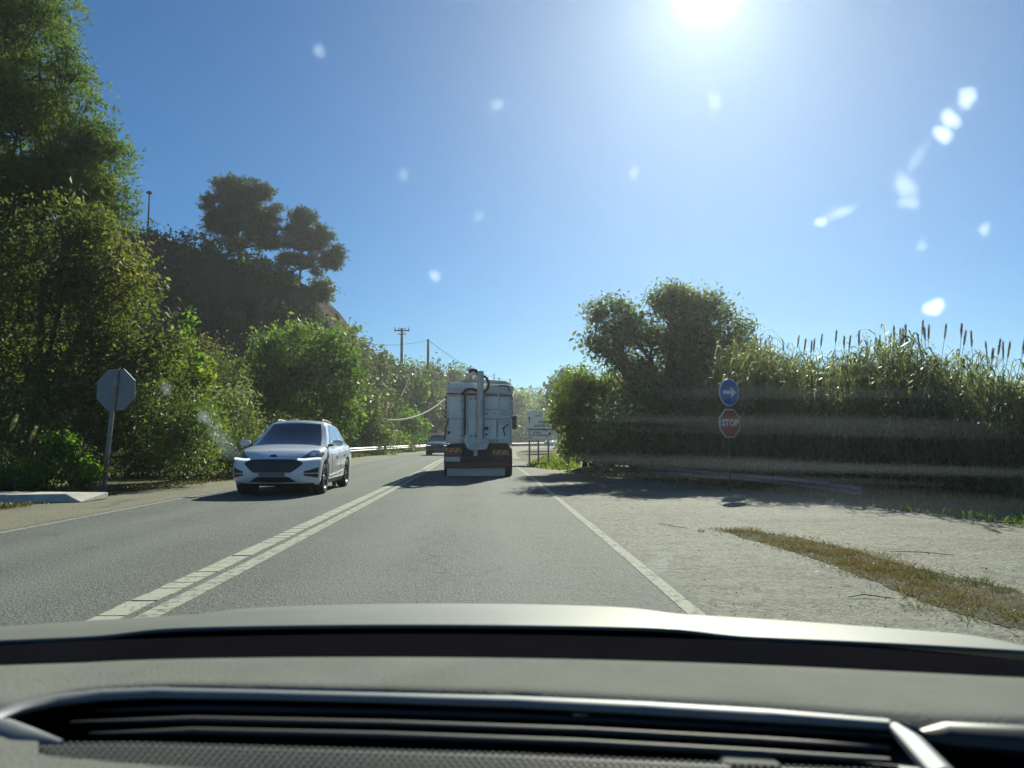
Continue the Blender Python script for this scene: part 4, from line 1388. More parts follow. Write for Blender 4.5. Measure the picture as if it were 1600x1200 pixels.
def boxsurf(fn, nx, ny, nz, mats, name):
    key, vs, fs = {}, [], []

    def vid(i, j, k):
        if (i, j, k) not in key:
            key[(i, j, k)] = len(vs)
            # gather samples towards both ends so that rounded ends stay smooth
            t = -1 + 2 * i / nx
            t = math.copysign(1 - (1 - abs(t)) ** 1.35, t)
            y = -1 + 2 * j / ny
            y = math.copysign(1 - (1 - abs(y)) ** 1.25, y)
            vs.append(fn(t, y, k / nz))
        return key[(i, j, k)]
    for i in range(nx):
        for j in range(ny):
            for k in (0, nz):
                fs.append((vid(i, j, k), vid(i + 1, j, k), vid(i + 1, j + 1, k), vid(i, j + 1, k)))
        for k in range(nz):
            for j in (0, ny):
                fs.append((vid(i, j, k), vid(i + 1, j, k), vid(i + 1, j, k + 1), vid(i, j, k + 1)))
    for j in range(ny):
        for k in range(nz):
            for i in (0, nx):
                fs.append((vid(i, j, k), vid(i, j + 1, k), vid(i, j + 1, k + 1), vid(i, j, k + 1)))
    mb = MB(); mb.add(vs, fs)
    return mb.mesh(name, mats, smooth=38)


def patch(fn, us, lo, hi, kind, name, mat, parent, off=0.008, nv=8, t=1.0):
    """a raised panel lying on the body: kind 'front' u=y, v=z; kind 'side' u=t, v=z at y = t"""
    rows, back = [], []
    for i, u in enumerate(us):
        a, b = lo(u), hi(u)
        row, row2 = [], []
        for k in range(nv + 1):
            v = a + (b - a) * k / nv
            if kind == 'front':
                p = fn(t, u, v); e = 1e-3
                n = (fn(t, u + e, v) - fn(t, u - e, v)).cross(fn(t, u, min(1, v + e)) - fn(t, u, max(0, v - e)))
                if n.x * t < 0: n.negate()
            elif kind == 'side':
                p = fn(u, t, v); e = 1e-3
                n = (fn(u + e, t, v) - fn(u - e, t, v)).cross(fn(u, t, min(1, v + e)) - fn(u, t, max(0, v - e)))
                if n.y * t < 0: n.negate()
            else:
                p = fn(u, v, 1.0); n = Vector((0, 0, 1))
            n = n.normalized() if n.length > 0 else Vector((1, 0, 0))
            row.append(p + n * off); row2.append(p - n * 0.01)
        rows.append(row); back.append(row2)
    mb = MB().grid(rows)
    # rim down to the body so that the panel has thickness
    ring = rows[0][:] + [r[-1] for r in rows[1:]] + rows[-1][-2::-1] + [r[0] for r in rows[-2:0:-1]]
    ring2 = back[0][:] + [r[-1] for r in back[1:]] + back[-1][-2::-1] + [r[0] for r in back[-2:0:-1]]
    n = len(ring)
    mb.add(ring + ring2, [(i, (i + 1) % n, n + (i + 1) % n, n + i) for i in range(n)])
    return mb.build(name, mat, parent, smooth=40)


def wheel(parent, x, y, side, first={}):
    if 'tyre' not in first:
        first['tyre'] = MB().lathe([(.235, -.10), (.30, -.115), (.335, -.105), (.352, -.07), (.355, 0), (.352, .07), (.335, .105), (.30, .115), (.235, .10)], 'y', 36).mesh('tyre', M['rubber'], smooth=50)
        rim = MB().lathe([(.24, -.10), (.24, .09), (.225, .10), (.215, .085), (.215, -.02), (.06, -.02)], 'y', 36, mi=0)
        for k in range(5):
            a0 = 2 * math.pi * k / 5
            for s in (-1, 1):
                a = a0 + s * .17
                c, d = Vector((math.cos(a0 + s * .05), 0, math.sin(a0 + s * .05))), Vector((math.cos(a), 0, math.sin(a)))
                e = Vector((-math.sin(a), 0, math.cos(a)))
                p0, p1 = c * .04, d * .222
                rim.add([p0 - e * .016 + Vector((0, .07, 0)), p0 + e * .016 + Vector((0, .07, 0)), p1 + e * .02 + Vector((0, .088, 0)), p1 - e * .02 + Vector((0, .088, 0)),
                         p0 - e * .016, p0 + e * .016, p1 + e * .02 + Vector((0, .02, 0)), p1 - e * .02 + Vector((0, .02, 0))],
                        [(0, 1, 2, 3), (0, 3, 7, 4), (1, 5, 6, 2), (3, 2, 6, 7), (0, 4, 5, 1)], 1)
        rim.lathe([(0, .095), (.045, .09), (.055, .06), (.055, 0)], 'y', 16, mi=1)
        first['rim'] = rim.mesh('rim', [M['rim'], M['rimface']], smooth=30)
    w = empty('wheel', (x, y, .355))
    w.parent = parent
    w.rotation_euler = (0, random.uniform(0, 1), 0 if side > 0 else math.pi)
    for nm in ('tyre', 'rim'):
        link(bpy.data.objects.new(nm, first[nm]), w)
    return w


def make_suv(name, label, paint, loc, heading, group=None):
    root = empty(name, loc, heading, label, 'car', group)
    me = boxsurf(body_pt, 56, 26, 20, [paint], 'body')
    tmp = bpy.data.objects.new('body', me)
    COL.objects.link(tmp)
    # wheel arches cut out of the body
    cut = MB()
    for x in (1.36, -1.34):
        for s in (-1, 1):
            cut.tube([(x, .62 * s, .37), (x, 1.1 * s, .37)], .405, 32)
    cm = bpy.data.objects.new('cutter', cut.mesh('cutter', M['black']))
    COL.objects.link(cm)
    bo = tmp.modifiers.new('arch', 'BOOLEAN'); bo.operation = 'DIFFERENCE'; bo.object = cm; bo.solver = 'EXACT'
    dg = bpy.context.evaluated_depsgraph_get()
    me2 = bpy.data.meshes.new_from_object(tmp.evaluated_get(dg))
    bpy.data.objects.remove(tmp); bpy.data.objects.remove(cm)
    me2.name = 'body'
    me2.set_sharp_from_angle(angle=R(35))
    body = link(bpy.data.objects.new('body', me2), root)
    cab = link(bpy.data.objects.new('cabin', boxsurf(cabin_pt, 40, 22, 12, [paint], 'cabin')), root)
    lin = lambda a, b, n: [a + (b - a) * i / n for i in range(n + 1)]
    # glass
    ws = patch(cabin_pt, lin(-.86, .86, 24), lambda y: .04, lambda y: .90, 'front', 'windscreen', M['carglass'], root, .006, 12)
    patch(cabin_pt, lin(-.78, .78, 12), lambda y: .28, lambda y: .86, 'front', 'rear_window', M['carglass'], root, .006, 8, -1.0)
    for s in (-1, 1):
        patch(cabin_pt, lin(.06, .80, 10), lambda u: .10, lambda u: min(.88, .10 + (.84 - u) * 5.0), 'side', 'side_window', M['carglass'], root, .006, 8, s)
        patch(cabin_pt, lin(-.50, .03, 8), lambda u: .10, lambda u: .88, 'side', 'side_window', M['carglass'], root, .006, 8, s)
        patch(cabin_pt, lin(-.82, -.54, 6), lambda u: .16, lambda u: min(.86, .22 + (u + .84) * 3.4), 'side', 'side_window', M['carglass'], root, .006, 6, s)
    # front: grille, lower grille, side vents, lamps
    def gr_lo(y): return .40 + .30 * max(0, (abs(y) - .42) / .26) ** 1.3
    def gr_hi(y): return .80 - .10 * max(0, (abs(y) - .45) / .23) ** 2
    g_ = patch(body_pt, lin(-.66, .66, 28), gr_lo, gr_hi, 'front', 'grille', M['black'], root, .008, 8)
    for k in range(4):
        f = .16 + .2 * k
        patch(body_pt, lin(-.50, .50, 20), lambda y, f=f: gr_lo(y) + (gr_hi(y) - gr_lo(y)) * f, lambda y, f=f: gr_lo(y) + (gr_hi(y) - gr_lo(y)) * (f + .06), 'front', 'grille_bar', M['gloss_black'], g_, .016, 1)
    patch(body_pt, lin(-.58, .58, 20), lambda y: .10 + .03 * abs(y), lambda y: .27 - .18 * max(0, (abs(y) - .38) / .2), 'front', 'lower_grille', M['black'], root, .008, 4)
    patch(body_pt, lin(-.9, .9, 24), lambda y: .0, lambda y: .055 + .02 * abs(y) ** 2, 'front', 'lower_trim', M['black'], root, .010, 2)
    patch(body_pt, lin(-.30, .30, 8), lambda y: .285, lambda y: .415, 'front', 'number_plate', M['plate'], root, .022, 2)
    for s in (-1, 1):
        a = lin(.70 * s, .965 * s, 10)
        patch(body_pt, a, lambda y: .40 + .0 * y, lambda y: .44 + .12 * (abs(y) - .68) / .28, 'front', 'side_vent', M['black'], root, .008, 3)
        patch(body_pt, a, lambda y: .24 + .08 * (1 - (abs(y) - .70) / .26), lambda y: .37, 'front', 'side_vent', M['black'], root, .008, 3)
        hl = patch(body_pt, lin(.56 * s, 1.0 * s, 12), lambda y: .80 + .02 * (abs(y) - .56), lambda y: .82 + .17 * min(1, (abs(y) - .54) / .30), 'front', 'headlight', M['lamp'], root, .010, 6)
        patch(body_pt, lin(.56 * s, .995 * s, 12), lambda y: .795 + .02 * (abs(y) - .56), lambda y: .835 + .015 * (abs(y) - .56), 'front', 'running_light', M['drl'], hl, .018, 1)
        patch(body_pt, lin(.80 * s, .90 * s, 4), lambda y: .88, lambda y: .95, 'front', 'lamp_lens', M['chrome'], hl, .016, 2)
        patch(body_pt, lin(.72, .995, 10), lambda u: .83 + .10 * (1 - u) , lambda u: .985 - .2 * (1 - u), 'side', 'headlight_side', M['lamp'], hl, .008, 4, s)
        # door seams, handles, sill, mirror, roof rail
        for u in (.28, -.17, -.50):
            patch(body_pt, [u - .003, u + .003], lambda q: .12, lambda q: .985, 'side', 'door_seam', M['black'], root, .003, 10, s)
        for u in (.0, -.43):
            patch(body_pt, lin(u - .045, u + .045, 4), lambda q: .76, lambda q: .795, 'side', 'door_handle', paint, root, .035, 2, s)
        patch(body_pt, lin(-.40, .42, 14), lambda u: .0, lambda u: .13, 'side', 'sill_trim', M['black'], root, .010, 3, s)
        patch(body_pt, lin(-.36, .40, 12), lambda u: .19 + .10 * (.4 - u), lambda u: .225 + .12 * (.4 - u), 'side', 'door_crease', paint, root, .014, 2, s)
        mi_ = MB()
        mi_.lathe([(0, -.13), (.05, -.125), (.085, -.09), (.10, -.02), (.10, .05), (.075, .11), (0, .125)], 'y', 16, c=(0, 0, 0))
        mm = mi_.build('mirror', paint, root, True)
        mm.location = (.66, s * 1.03, 1.12); mm.scale = (.72, 1.0, .72)
        MB().tube([(.66, s * .80, 1.06), (.66, s * .95, 1.08)], .03, 8).build('mirror_arm', M['black'], mm, True).matrix_parent_inverse = Matrix.LocRotScale(mm.location, None, mm.scale).inverted()
        pts = [cabin_pt(u, s * .93, 1.0) + Vector((0, 0, .045 if -.8 < u < .80 else .0)) for u in lin(-.86, .86, 14)]
        MB().tube(pts, .018, 8).build('roof_rail', M['galv'], root, True)
        tl = patch(body_pt, lin(.55 * s, .99 * s, 8), lambda y: .72, lambda y: .90, 'front', 'tail_light', M['taillight'], root, .012, 4, -1.0)
        # dark liner inside the arches
        for x in (1.36, -1.34):
            MB().lathe([(.415, .60 * s), (.0, .60 * s)], 'y', 24, c=(x, 0, .37)).build('arch_liner', M['truck_dark'], root)
            wheel(root, x, s * .80, s)
    e = body_pt(1.0, 0, .90)
    bd = MB().lathe([(0, .015), (.05, .012), (.055, 0), (.055, -.02)], 'x', 20).build('badge', M['badge_blue'], root, True)
    bd.location = e + Vector((.004, 0, .0)); bd.scale = (1, 1.5, .62); bd.rotation_euler = (0, R(-35), 0)
    MB().b2((-1.9, -.7, .2), (1.9, .7, .5)).build('underbody', M['truck_dark'], root)
    return root


HEAD = math.atan2(-1, 0.03)                      # driving towards the camera
suv = make_suv('suv', 'white sport utility vehicle driving towards the viewer in the left lane', M['carpaint'], (-5.3, 18.9, 0), HEAD + R(0.5))
suv.scale = (1.02, 1.06, 1.03)
dark = copy_tree(suv)
dark.location = (-6.05, 63.5, 0); dark.rotation_euler = (0, 0, math.atan2(-1, 0.02))
tag(dark, 'dark car following behind, partly hidden by the truck')
for ch in dark.children:
    if ch.name.split('.')[0] in ('body', 'cabin', 'mirror', 'door_handle', 'door_crease'):
        ch.data = ch.data.copy()
        ch.data.materials[0] = M['darkpaint']
farcar = copy_tree(suv)
cpt, cn = cl_at(158)
farcar.location = (cpt.x - cn.x * 2.0 + .2, cpt.y - cn.y * 2.0 + 2.5, 0)
farcar.location = (8.2, 160.5, 0)
farcar.rotation_euler = (0, 0, math.atan2(-cn.x, -cn.y) + R(0))
farcar.rotation_euler = (0, 0, math.atan2(cn.x, -cn.y) if False else R(-90 - 20))
tag(farcar, 'tiny white car far off on the bend below the sign board')

# ------------------------------------------------------------------ the truck
TD = 25.4
ts = TD / F
truck = empty('tipper_truck', (P(747, 600, TD).x, TD, 0), R(0.6), 'white tipper truck with a central pipe seen from behind in our lane', 'truck')
tx = lambda px: (px - 747) * ts
tz = lambda py: P(800, py, TD).z


def tbox(name, x0, y0, x1, y1, d0, d1, mat, parent=None, bev=.006):
    """photo rectangle of the tail pulled from depth d0 to d1 (metres, behind is negative)"""
    return MB().b2((tx(x0), d0, tz(y0)), (tx(x1), d1, tz(y1))).build(name, mat, parent or truck, bevel=bev)


# container body: bowed sides
prof = [(697, 693), (695, 684), (698.5, 660), (697, 630), (698, 614), (702, 597), (795, 601), (803, 603), (801, 618), (801.5, 645), (798, 660), (800, 693)]
cont = MB().prism([(tx(a), tz(b)) for a, b in prof], 0.0, 5.6).build('container', M['truck'], truck, bevel=.03)
MB().prism([(tx(a), tz(b)) for a, b in [(700, 597), (725, 599), (742, 603), (760, 601), (800, 602), (800, 599), (790, 594), (735, 590)]], 0.3, 5.4).build('tarpaulin', M['concrete'], truck, bevel=.05)
# tailgate panels
tail = tbox('tailgate', 701, 692, 797, 618, -.03, 0, M['truck_grey'])
for a, b, c, d in ((702, 689, 721, 620), (731, 684, 745, 620), (757, 653, 779, 620), (757, 683, 776, 656), (780, 690, 796, 662), (781, 636, 794, 622)):
    MB().b2((tx(a), -.048, tz(b)), (tx(c), -.028, tz(d))).build('panel', M['truck'], tail, bevel=.006)
for a, b, c, d in ((755, 653.5, 796, 650.5), (778, 658.5, 794, 656.5), (699, 686.5, 797, 683), (780, 640, 796, 638), (780, 622, 796, 620.5)):
    MB().b2((tx(a), -.10, tz(b)), (tx(c), -.03, tz(d))).build('rib', M['truck'], tail, bevel=.006)
MB().b2((tx(779), -.055, tz(692)), (tx(780), -.03, tz(610))).build('rib', M['truck'], tail)
MB().b2((tx(757), -.055, tz(672)), (tx(763.5), -.046, tz(667))).build('label_plate', M['black'], tail)
MB().b2((tx(758.5), -.055, tz(680)), (tx(762), -.046, tz(677.5))).build('label_plate', M['black'], tail)
MB().b2((tx(700), -.055, tz(678)), (tx(704), -.046, tz(674))).build('label_plate', M['black'], tail)
for py in (626, 640, 654, 668, 680):
    MB().b2((tx(720), -.085, tz(py + 1.6)), (tx(724.5), -.03, tz(py))).build('hinge', M['truck_dark'], tail)
for px_, py in ((735, 622), (742, 622), (760, 645), (772, 645), (785, 668), (790, 684), (706, 684), (714, 684), (735, 680), (742, 680)):
    MB().b2((tx(px_), -.075, tz(py + 2.2)), (tx(px_ + 2.0), -.045, tz(py))).build('latch', M['truck_dark'], tail)
for a, b, c, d in ((721.3, 690, 722.0, 619), (745.2, 688, 746, 619), (756, 690, 756.8, 619), (776.4, 690, 777.2, 655), (701.2, 654.6, 721, 654), (757, 640.4, 779, 639.8)):
    MB().b2((tx(a), -.052, tz(b)), (tx(c), -.029, tz(d))).build('seam', M['truck_dark'], tail)
# red stripe in lengths and checked side tapes
for a, c in ((698, 716), (719, 745), (757, 778), (780, 801)):
    MB().add([(tx(a), -.07, tz(616.5 + (a - 698) * .03)), (tx(c), -.07, tz(616.5 + (c - 698) * .03)), (tx(c), -.07, tz(613.8 + (c - 698) * .03)), (tx(a), -.07, tz(613.8 + (a - 698) * .03)),
              (tx(a), .0, tz(616.5 + (a - 698) * .03)), (tx(c), .0, tz(616.5 + (c - 698) * .03)), (tx(c), .0, tz(613.8 + (c - 698) * .03)), (tx(a), .0, tz(613.8 + (a - 698) * .03))],
             [(0, 1, 2, 3), (4, 7, 6, 5), (0, 4, 5, 1), (3, 2, 6, 7), (0, 3, 7, 4), (1, 5, 6, 2)]).build('stripe', M['truck_red'], truck)
for k in range(6):
    y = 620 + k * 7.5
    tbox('side_tape', 695.6, y + 4, 698.0, y, -.045, .0, M['truck_red' if k % 2 else 'black'])
    tbox('side_tape', 799.5, y + 5, 801.5, y + 1, -.045, .0, M['truck_red' if k == 0 else 'black'])
MB().tube([(tx(701), -.06, tz(655)), (tx(697), -.06, tz(668)), (tx(694.5), -.06, tz(690))], .028, 6).build('edge_bar', M['truck_red'], truck)
# top rim plates
tbox('top_plate', 700, 614, 744, 606, -.05, .0, M['truck_grey'])
tbox('top_plate', 758, 614, 800, 604, -.05, .0, M['truck_grey'])
MB().tube([(tx(778), -.08, tz(604.5)), (tx(782), -.08, tz(603)), (tx(794), -.08, tz(603.5)), (tx(796), -.08, tz(612))], .02, 6).build('grab_rail', M['truck_dark'], truck)
# central pipe with elbow, hoses
MB().tube([(tx(751), -.22, tz(694)), (tx(751), -.22, tz(581))], .105, 18).build('pipe', M['truck_grey'], truck, True)
for py in (583, 601, 615, 640, 668, 690):
    MB().lathe([(.105, tz(py) - .02), (.118, tz(py) - .02), (.118, tz(py) + .02), (.105, tz(py) + .02)], n=18, c=(tx(751), -.22, 0)).build('pipe_flange', M['truck_grey'], truck)
MB().tube([(tx(748), -.1, tz(584)), (tx(741), .3, tz(580)), (tx(734), .9, tz(584)), (tx(724), 2.0, tz(596))], [.10, .11, .12, .12], 10).build('boom', M['truck'], truck, True)
MB().tube([(tx(734), -.15, tz(581)), (tx(738), -.2, tz(578.5)), (tx(744), -.2, tz(579.5)), (tx(747), -.2, tz(584))], .06, 8).build('hose', M['hose'], truck, True)
MB().tube([(tx(756), -.2, tz(588)), (tx(761), -.25, tz(592)), (tx(764), -.25, tz(600)), (tx(762), -.25, tz(608)), (tx(756), -.22, tz(614))], .045, 8).build('hose', M['hose'], truck, True)
MB().tube([(tx(746), -.2, tz(611)), (tx(737), -.22, tz(608.5)), (tx(728), -.22, tz(610)), (tx(722), -.15, tz(617))], .045, 8).build('hose', M['hose'], truck, True)
for px in (722.5, 727, 730):
    MB().tube([(tx(px), -.10, tz(690)), (tx(px), -.10, tz(617))], .022 if px != 727 else .03, 8).build('rod', M['truck_grey'] if px != 727 else M['truck_dark'], truck, True)
MB().tube([(tx(794), -.1, tz(663)), (tx(789), -.12, tz(666)), (tx(787), -.12, tz(671)), (tx(789), -.1, tz(681))], .02, 6).build('cable', M['hose'], truck, True)
# hitch box and spout
MB().prism([(tx(a), tz(b)) for a, b in [(730, 686), (764, 686), (765, 692), (761, 702), (738, 704), (730, 699), (728, 692)]], -.36, .1).build('hopper', M['truck_grey'], truck, bevel=.02)
MB().tube([(tx(731), -.3, tz(680)), (tx(729), -.35, tz(690)), (tx(735), -.35, tz(700))], .07, 8).build('spout_arm', M['truck'], truck, True)
MB().lathe([(0, -.445), (.05, -.44), (.05, -.40)], 'y', 12, c=(tx(746), 0, tz(693))).build('bolt', M['truck_grey'], truck)
MB().tube([(tx(744), -.25, tz(703)), (tx(744), -.25, tz(712))], .075, 10).build('outlet', M['truck_grey'], truck, True)
# chassis, lamps, bumper, mud flap
tbox('chassis_beam', 698, 722, 794, 694, .05, 5.5, M['truck_dark'], bev=.02)
tbox('frame_end', 697, 720, 725, 710, -.12, .05, M['truck_dark'])
tbox('frame_end', 768, 720, 796, 712, -.12, .05, M['truck_dark'])
for x0, y0 in ((697, 699.5), (770, 703)):
    hz = tbox('hazard_board', x0, y0 + 7.2, x0 + 25, y0, -.10, -.05, M['hazard_yellow'])
    for k in range(3):
        a = x0 + 1.0 + k * 8.5
        MB().prism([(tx(a), tz(y0 + 7)), (tx(a + 4), tz(y0 + 7)), (tx(min(x0 + 25, a + 8)), tz(y0 + .2)), (tx(a + 4), tz(y0 + .2))], -.112, -.102).build('hazard_stripe', M['hazard_red'], hz)
    tl = tbox('tail_light', x0 + 1, y0 + 11.5, x0 + 24, y0 + 7.8, -.12, -.05, M['taillight'])
tbox('bumper', 696, 731, 796, 721, -.12, .06, M['truck_rust'], bev=.02)
tbox('bumper_plate', 697, 721, 720, 713.5, -.135, -.115, M['truck_grey'])
mf = tbox('mud_flap', 699, 744, 789, 730, .05, .075, M['truck_grey'])
me_t = text_mesh('TRANS', .13, M['truck_dark'])
for k, s_ in enumerate(('III', 'HII')):
    pass
bpy.data.meshes.remove(me_t)
tw = MB().lathe([(.28, -.14), (.46, -.15), (.50, -.13), (.515, -.09), (.515, .09), (.50, .13), (.46, .15), (.28, .14)], 'x', 36).mesh('tyre', M['rubber'], smooth=50)
tr_ = MB().lathe([(.29, -.13), (.29, .10), (.22, .12), (.10, .05), (0, .05)], 'x', 24).mesh('rim', M['galv_dull'], smooth=50)
for y in (.75, 2.1, 6.4):
    for s in (-1, 1):
        for dx in ((1.0, .68) if y < 5 else (1.0,)):
            w = empty('wheel', (s * dx, y, .515), 0); w.parent = truck
            w.rotation_euler = (0, 0, 0 if s > 0 else math.pi)
            link(bpy.data.objects.new('tyre', tw), w); link(bpy.data.objects.new('rim', tr_), w)
# cab ahead of the container
cb_ = MB().prism([(-1.2, .55), (1.2, .55), (1.2, 2.3), (1.08, 2.95), (-1.08, 2.95), (-1.2, 2.3)], 5.85, 7.9).build('cab', M['truck'], truck, bevel=.08)
MB().b2((-1.05, 7.88, 1.75), (1.05, 7.93, 2.65)).build('cab_window', M['carglass'], truck)
for s in (-1, 1):
    MB().b2((s * 1.19, 6.3, 1.7), (s * 1.215, 7.5, 2.4)).build('cab_window', M['carglass'], truck)
    MB().b2((s * 1.32 - .1, 7.6, 1.7), (s * 1.32 + .1, 7.7, 2.3)).build('cab_mirror', M['black'], truck, bevel=.02)

# ------------------------------------------------------------------ the car we sit in
CX = -0.15                                       # its centre line
host = empty('car', (CX, 0, 0), 0, 'white bonnet and grey dashboard of the car the view is taken from', 'car')


def hp(v): return Vector((v[0] - CX, v[1], v[2]))


def bonnet_z(u, v):
    z = .914 - .045 * (v - 1.15) - .140 * (v - 1.15) ** 2 - .020 * u * u
    z -= .05 * max(0, (abs(u) - .98) / .06) ** 2
    z -= .5 * max(0, v - 2.0) ** 1.6
    # raised centre panel with two soft creases
    z += .010 * (1 / (1 + math.exp((abs(u) - .46) / .025)))
    return z


rows = []
for i in range(61):
    v = 1.245 + .9 * i / 60
    row = []
    for j in range(101):
        u = -1.04 + 2.08 * j / 100
        w = 1 - .05 * max(0, (v - 1.2)) ** 2
        vv = v - (.05 + .16 * max(0, v - 1.3)) * (u / .95) ** 2
        row.append((u * w, vv, bonnet_z(u, v)))
    rows.append(row)
bn = MB().grid(rows).build('bonnet', M['hostpaint'], host, smooth=True)
bn.modifiers.new('thick', 'SOLIDIFY').thickness = -.005


def base_y(u): return .97 - .16 * u * u


WT = (.42, 1.36)


def ws_pt(u, t):
    """windscreen surface: t 0 at the base, 1 at the roof edge; u across"""
    y0 = base_y(u); y1 = .24 - .10 * u * u
    k = t
    z = .948 + (1.60 - .948) * (t * (1.12 - .12 * t)) - .03 * (u / .85) ** 2 * t
    return Vector((u * (1 - .14 * t), y0 + (y1 - y0) * k, z))


# clear pane
pane_m, nt, b_ = new_mat('clear_windscreen')
tb = nt.nodes.new('ShaderNodeBsdfTransparent'); tb.inputs['Color'].default_value = (.945, .985, .905, 1)
L(nt, tb.outputs[0], nt.nodes['Material Output'].inputs['Surface'])
nt.nodes.remove(b_)
ws = MB().grid([[ws_pt(-.83 + 1.66 * j / 40, i / 24) for j in range(41)] for i in range(25)]).build('windscreen', pane_m, host, True)
# black edge band printed on its foot, and the cowl outside
MB().grid([[ws_pt(-.83 + 1.66 * j / 40, -.04 + .052 * i / 4) + Vector((0, -.004, -.002)) for j in range(41)] for i in range(5)]).build('edge_band', M['gloss_black'], ws, True)
MB().grid([[(u_, base_y(u_) - .004 + .36 * i / 4, .940 - .036 * i / 4 - .022 * u_ * u_ * i / 4) for u_ in [-1.0 + 2.0 * j / 40 for j in range(41)]] for i in range(5)]).build('cowl', M['matte_black'], host, True)


def DZ(px, py, z=.955):
    p = G(px, py, z)
    return Vector((p.x - CX, p.y, z))


# dashboard: a sheet from the windscreen foot towards the viewer, with an opening for the vent
VENT = [(0, 1112), (60, 1092), (140, 1080), (240, 1074), (400, 1076), (600, 1081), (800, 1086), (1000, 1096), (1200, 1109), (1380, 1122), (1480, 1131)]


def vent_top(px): return float(np.interp(px, [a for a, q in VENT], [q for a, q in VENT]))


rows = []
for i in range(15):
    row = []
    for j in range(81):
        px = -1000 + 3600 * j / 80
        e = DZ(px, vent_top(px) - 1)
        e.x = max(-.85, min(.85, e.x))
        u = e.x
        far = Vector((max(-.85, min(.85, u * 1.02)), base_y(max(-.83, min(.83, u))) + .004, .955))
        q = far.lerp(e, i / 14)
        t = i / 14
        q.z = .955 - .010 * (1 - min(1, (1 - t) * 12 if t > .5 else 1)) - .006 * (1 - min(1, t * 5)) ** 2
        row.append(q)
    rows.append(row)
dash = MB().grid(rows).build('dashboard', M['dash'], host, True)
# deeper tray under the vent, the satin strip along its far edge and the slats
rows = []
for i in range(9):
    rows.append([Vector((max(-.85, min(.85, q_.x)), q_.y, q_.z)) for q_ in [DZ(-1000 + 3600 * j / 60, 1072 + 260 * i / 8, .90) for j in range(61)]])
MB().grid(rows).build('vent_tray', M['gloss_black'], dash, True)


def bar(name, line, rad, mat, zc=.948, squash=.6, parent=None):
    pts = [DZ(px, py, zc) for px, py in line]
    mb = MB().tube(pts, rad, 10)
    c = zc
    mb.v = [(x, y, c + (z - c) * squash) for x, y, z in mb.v]
    return mb.build(name, mat, parent or dash, True)


bar('vent_trim', [(-60, 1150), (-10, 1122), (30, 1107), (90, 1094), (160, 1086), (240, 1083), (400, 1086), (600, 1091), (800, 1097), (1000, 1107), (1200, 1119), (1390, 1133)],
    [.004, .010, .010, .010, .0095, .009, .008, .008, .009, .010, .010, .008], M['trim'], .950)
bar('vent_trim', [(-60, 1128), (0, 1136), (40, 1150), (95, 1160)], [.010, .012, .011, .003], M['trim'], .947)
for k, y0 in enumerate((0, 18, 36)):
    x0 = (150, 110, 140)[k]
    bar('vent_slat', [(x0, 1110 + y0 * 1.0), (300, 1106 + y0), (600, 1112 + y0 * 1.02), (900, 1122 + y0 * 1.05), (1200, 1138 + y0 * 1.08), (1390, 1149 + y0 * 1.1)],
        [.001, .0045, .0045, .0045, .0045, .0035], M['slat'], .938, .7)
# perforated grille in front of the slats
rows = []
for i in range(7):
    rows.append([DZ(60 + 1300 * j / 40, float(np.interp(60 + 1300 * j / 40, [60, 200, 800, 1400], [1162, 1160, 1178, 1206])) + 95 * i / 6, .936) for j in range(41)])
gp_ = MB().grid(rows).build('speaker_grille', M['slat'], dash, True)
dots = MB()
for i in range(13):
    for j in range(112):
        px = 62 + j * 11.8 + (i % 2) * 5.9
        py = float(np.interp(px, [60, 200, 800, 1400], [1164, 1163, 1180, 1207])) + i * 6.6
        if py > 1260: continue
        c = DZ(px, py, .938)
        r_ = .0024
        vs = [(c.x + r_ * math.cos(a) * 1.15, c.y + r_ * math.sin(a), c.z) for a in [k * math.pi / 3 for k in range(6)]]
        vs2 = [(c.x + r_ * .6 * math.cos(a) * 1.15, c.y + r_ * .6 * math.sin(a), c.z + .002) for a in [k * math.pi / 3 for k in range(6)]]
        dots.add(vs + vs2, [(k, (k + 1) % 6, 6 + (k + 1) % 6, 6 + k) for k in range(6)] + [(6, 7, 8, 9, 10, 11)])
tag(dots.build('grille_dots', M['dash'], gp_), kind='stuff')
# lower left lip of the dashboard round the grille
MB().grid([[DZ(-420 + 60 * j, y_, .948) for j in range(9)] for y_ in (1146, 1230, 1300)]).build('dashboard_lip', M['dash'], dash, True)
rows = [[DZ(-30 + 55 * j, float(np.interp(-30 + 55 * j, [-30, 60, 250, 600, 900], [1150, 1180, 1197, 1215, 1230])) + dy, .949) for j in range(18)] for dy in (0, 60, 120)]
MB().grid(rows).build('dashboard_lip', M['dash'], dash, True)
# satin end piece of the vent and dark tube on the right
bar('end_piece', [(1398, 1136), (1425, 1160), (1475, 1215)], [.006, .011, .012], M['trim'], .950, .7)
bar('end_bar', [(1440, 1150), (1480, 1150), (1600, 1158), (1800, 1172)], [.008, .017, .019, .019], M['gloss_black'], .945, .7)
MB().grid([[DZ(1330 + 20 * j, 1140 + 30 * i, .925) for j in range(8)] for i in range(4)]).build('end_recess', M['gloss_black'], dash, True)
MB().b2(DZ(1120, 1191, .928), DZ(1260, 1240, .936)).build('display_edge', M['dash'], dash, bevel=.004)
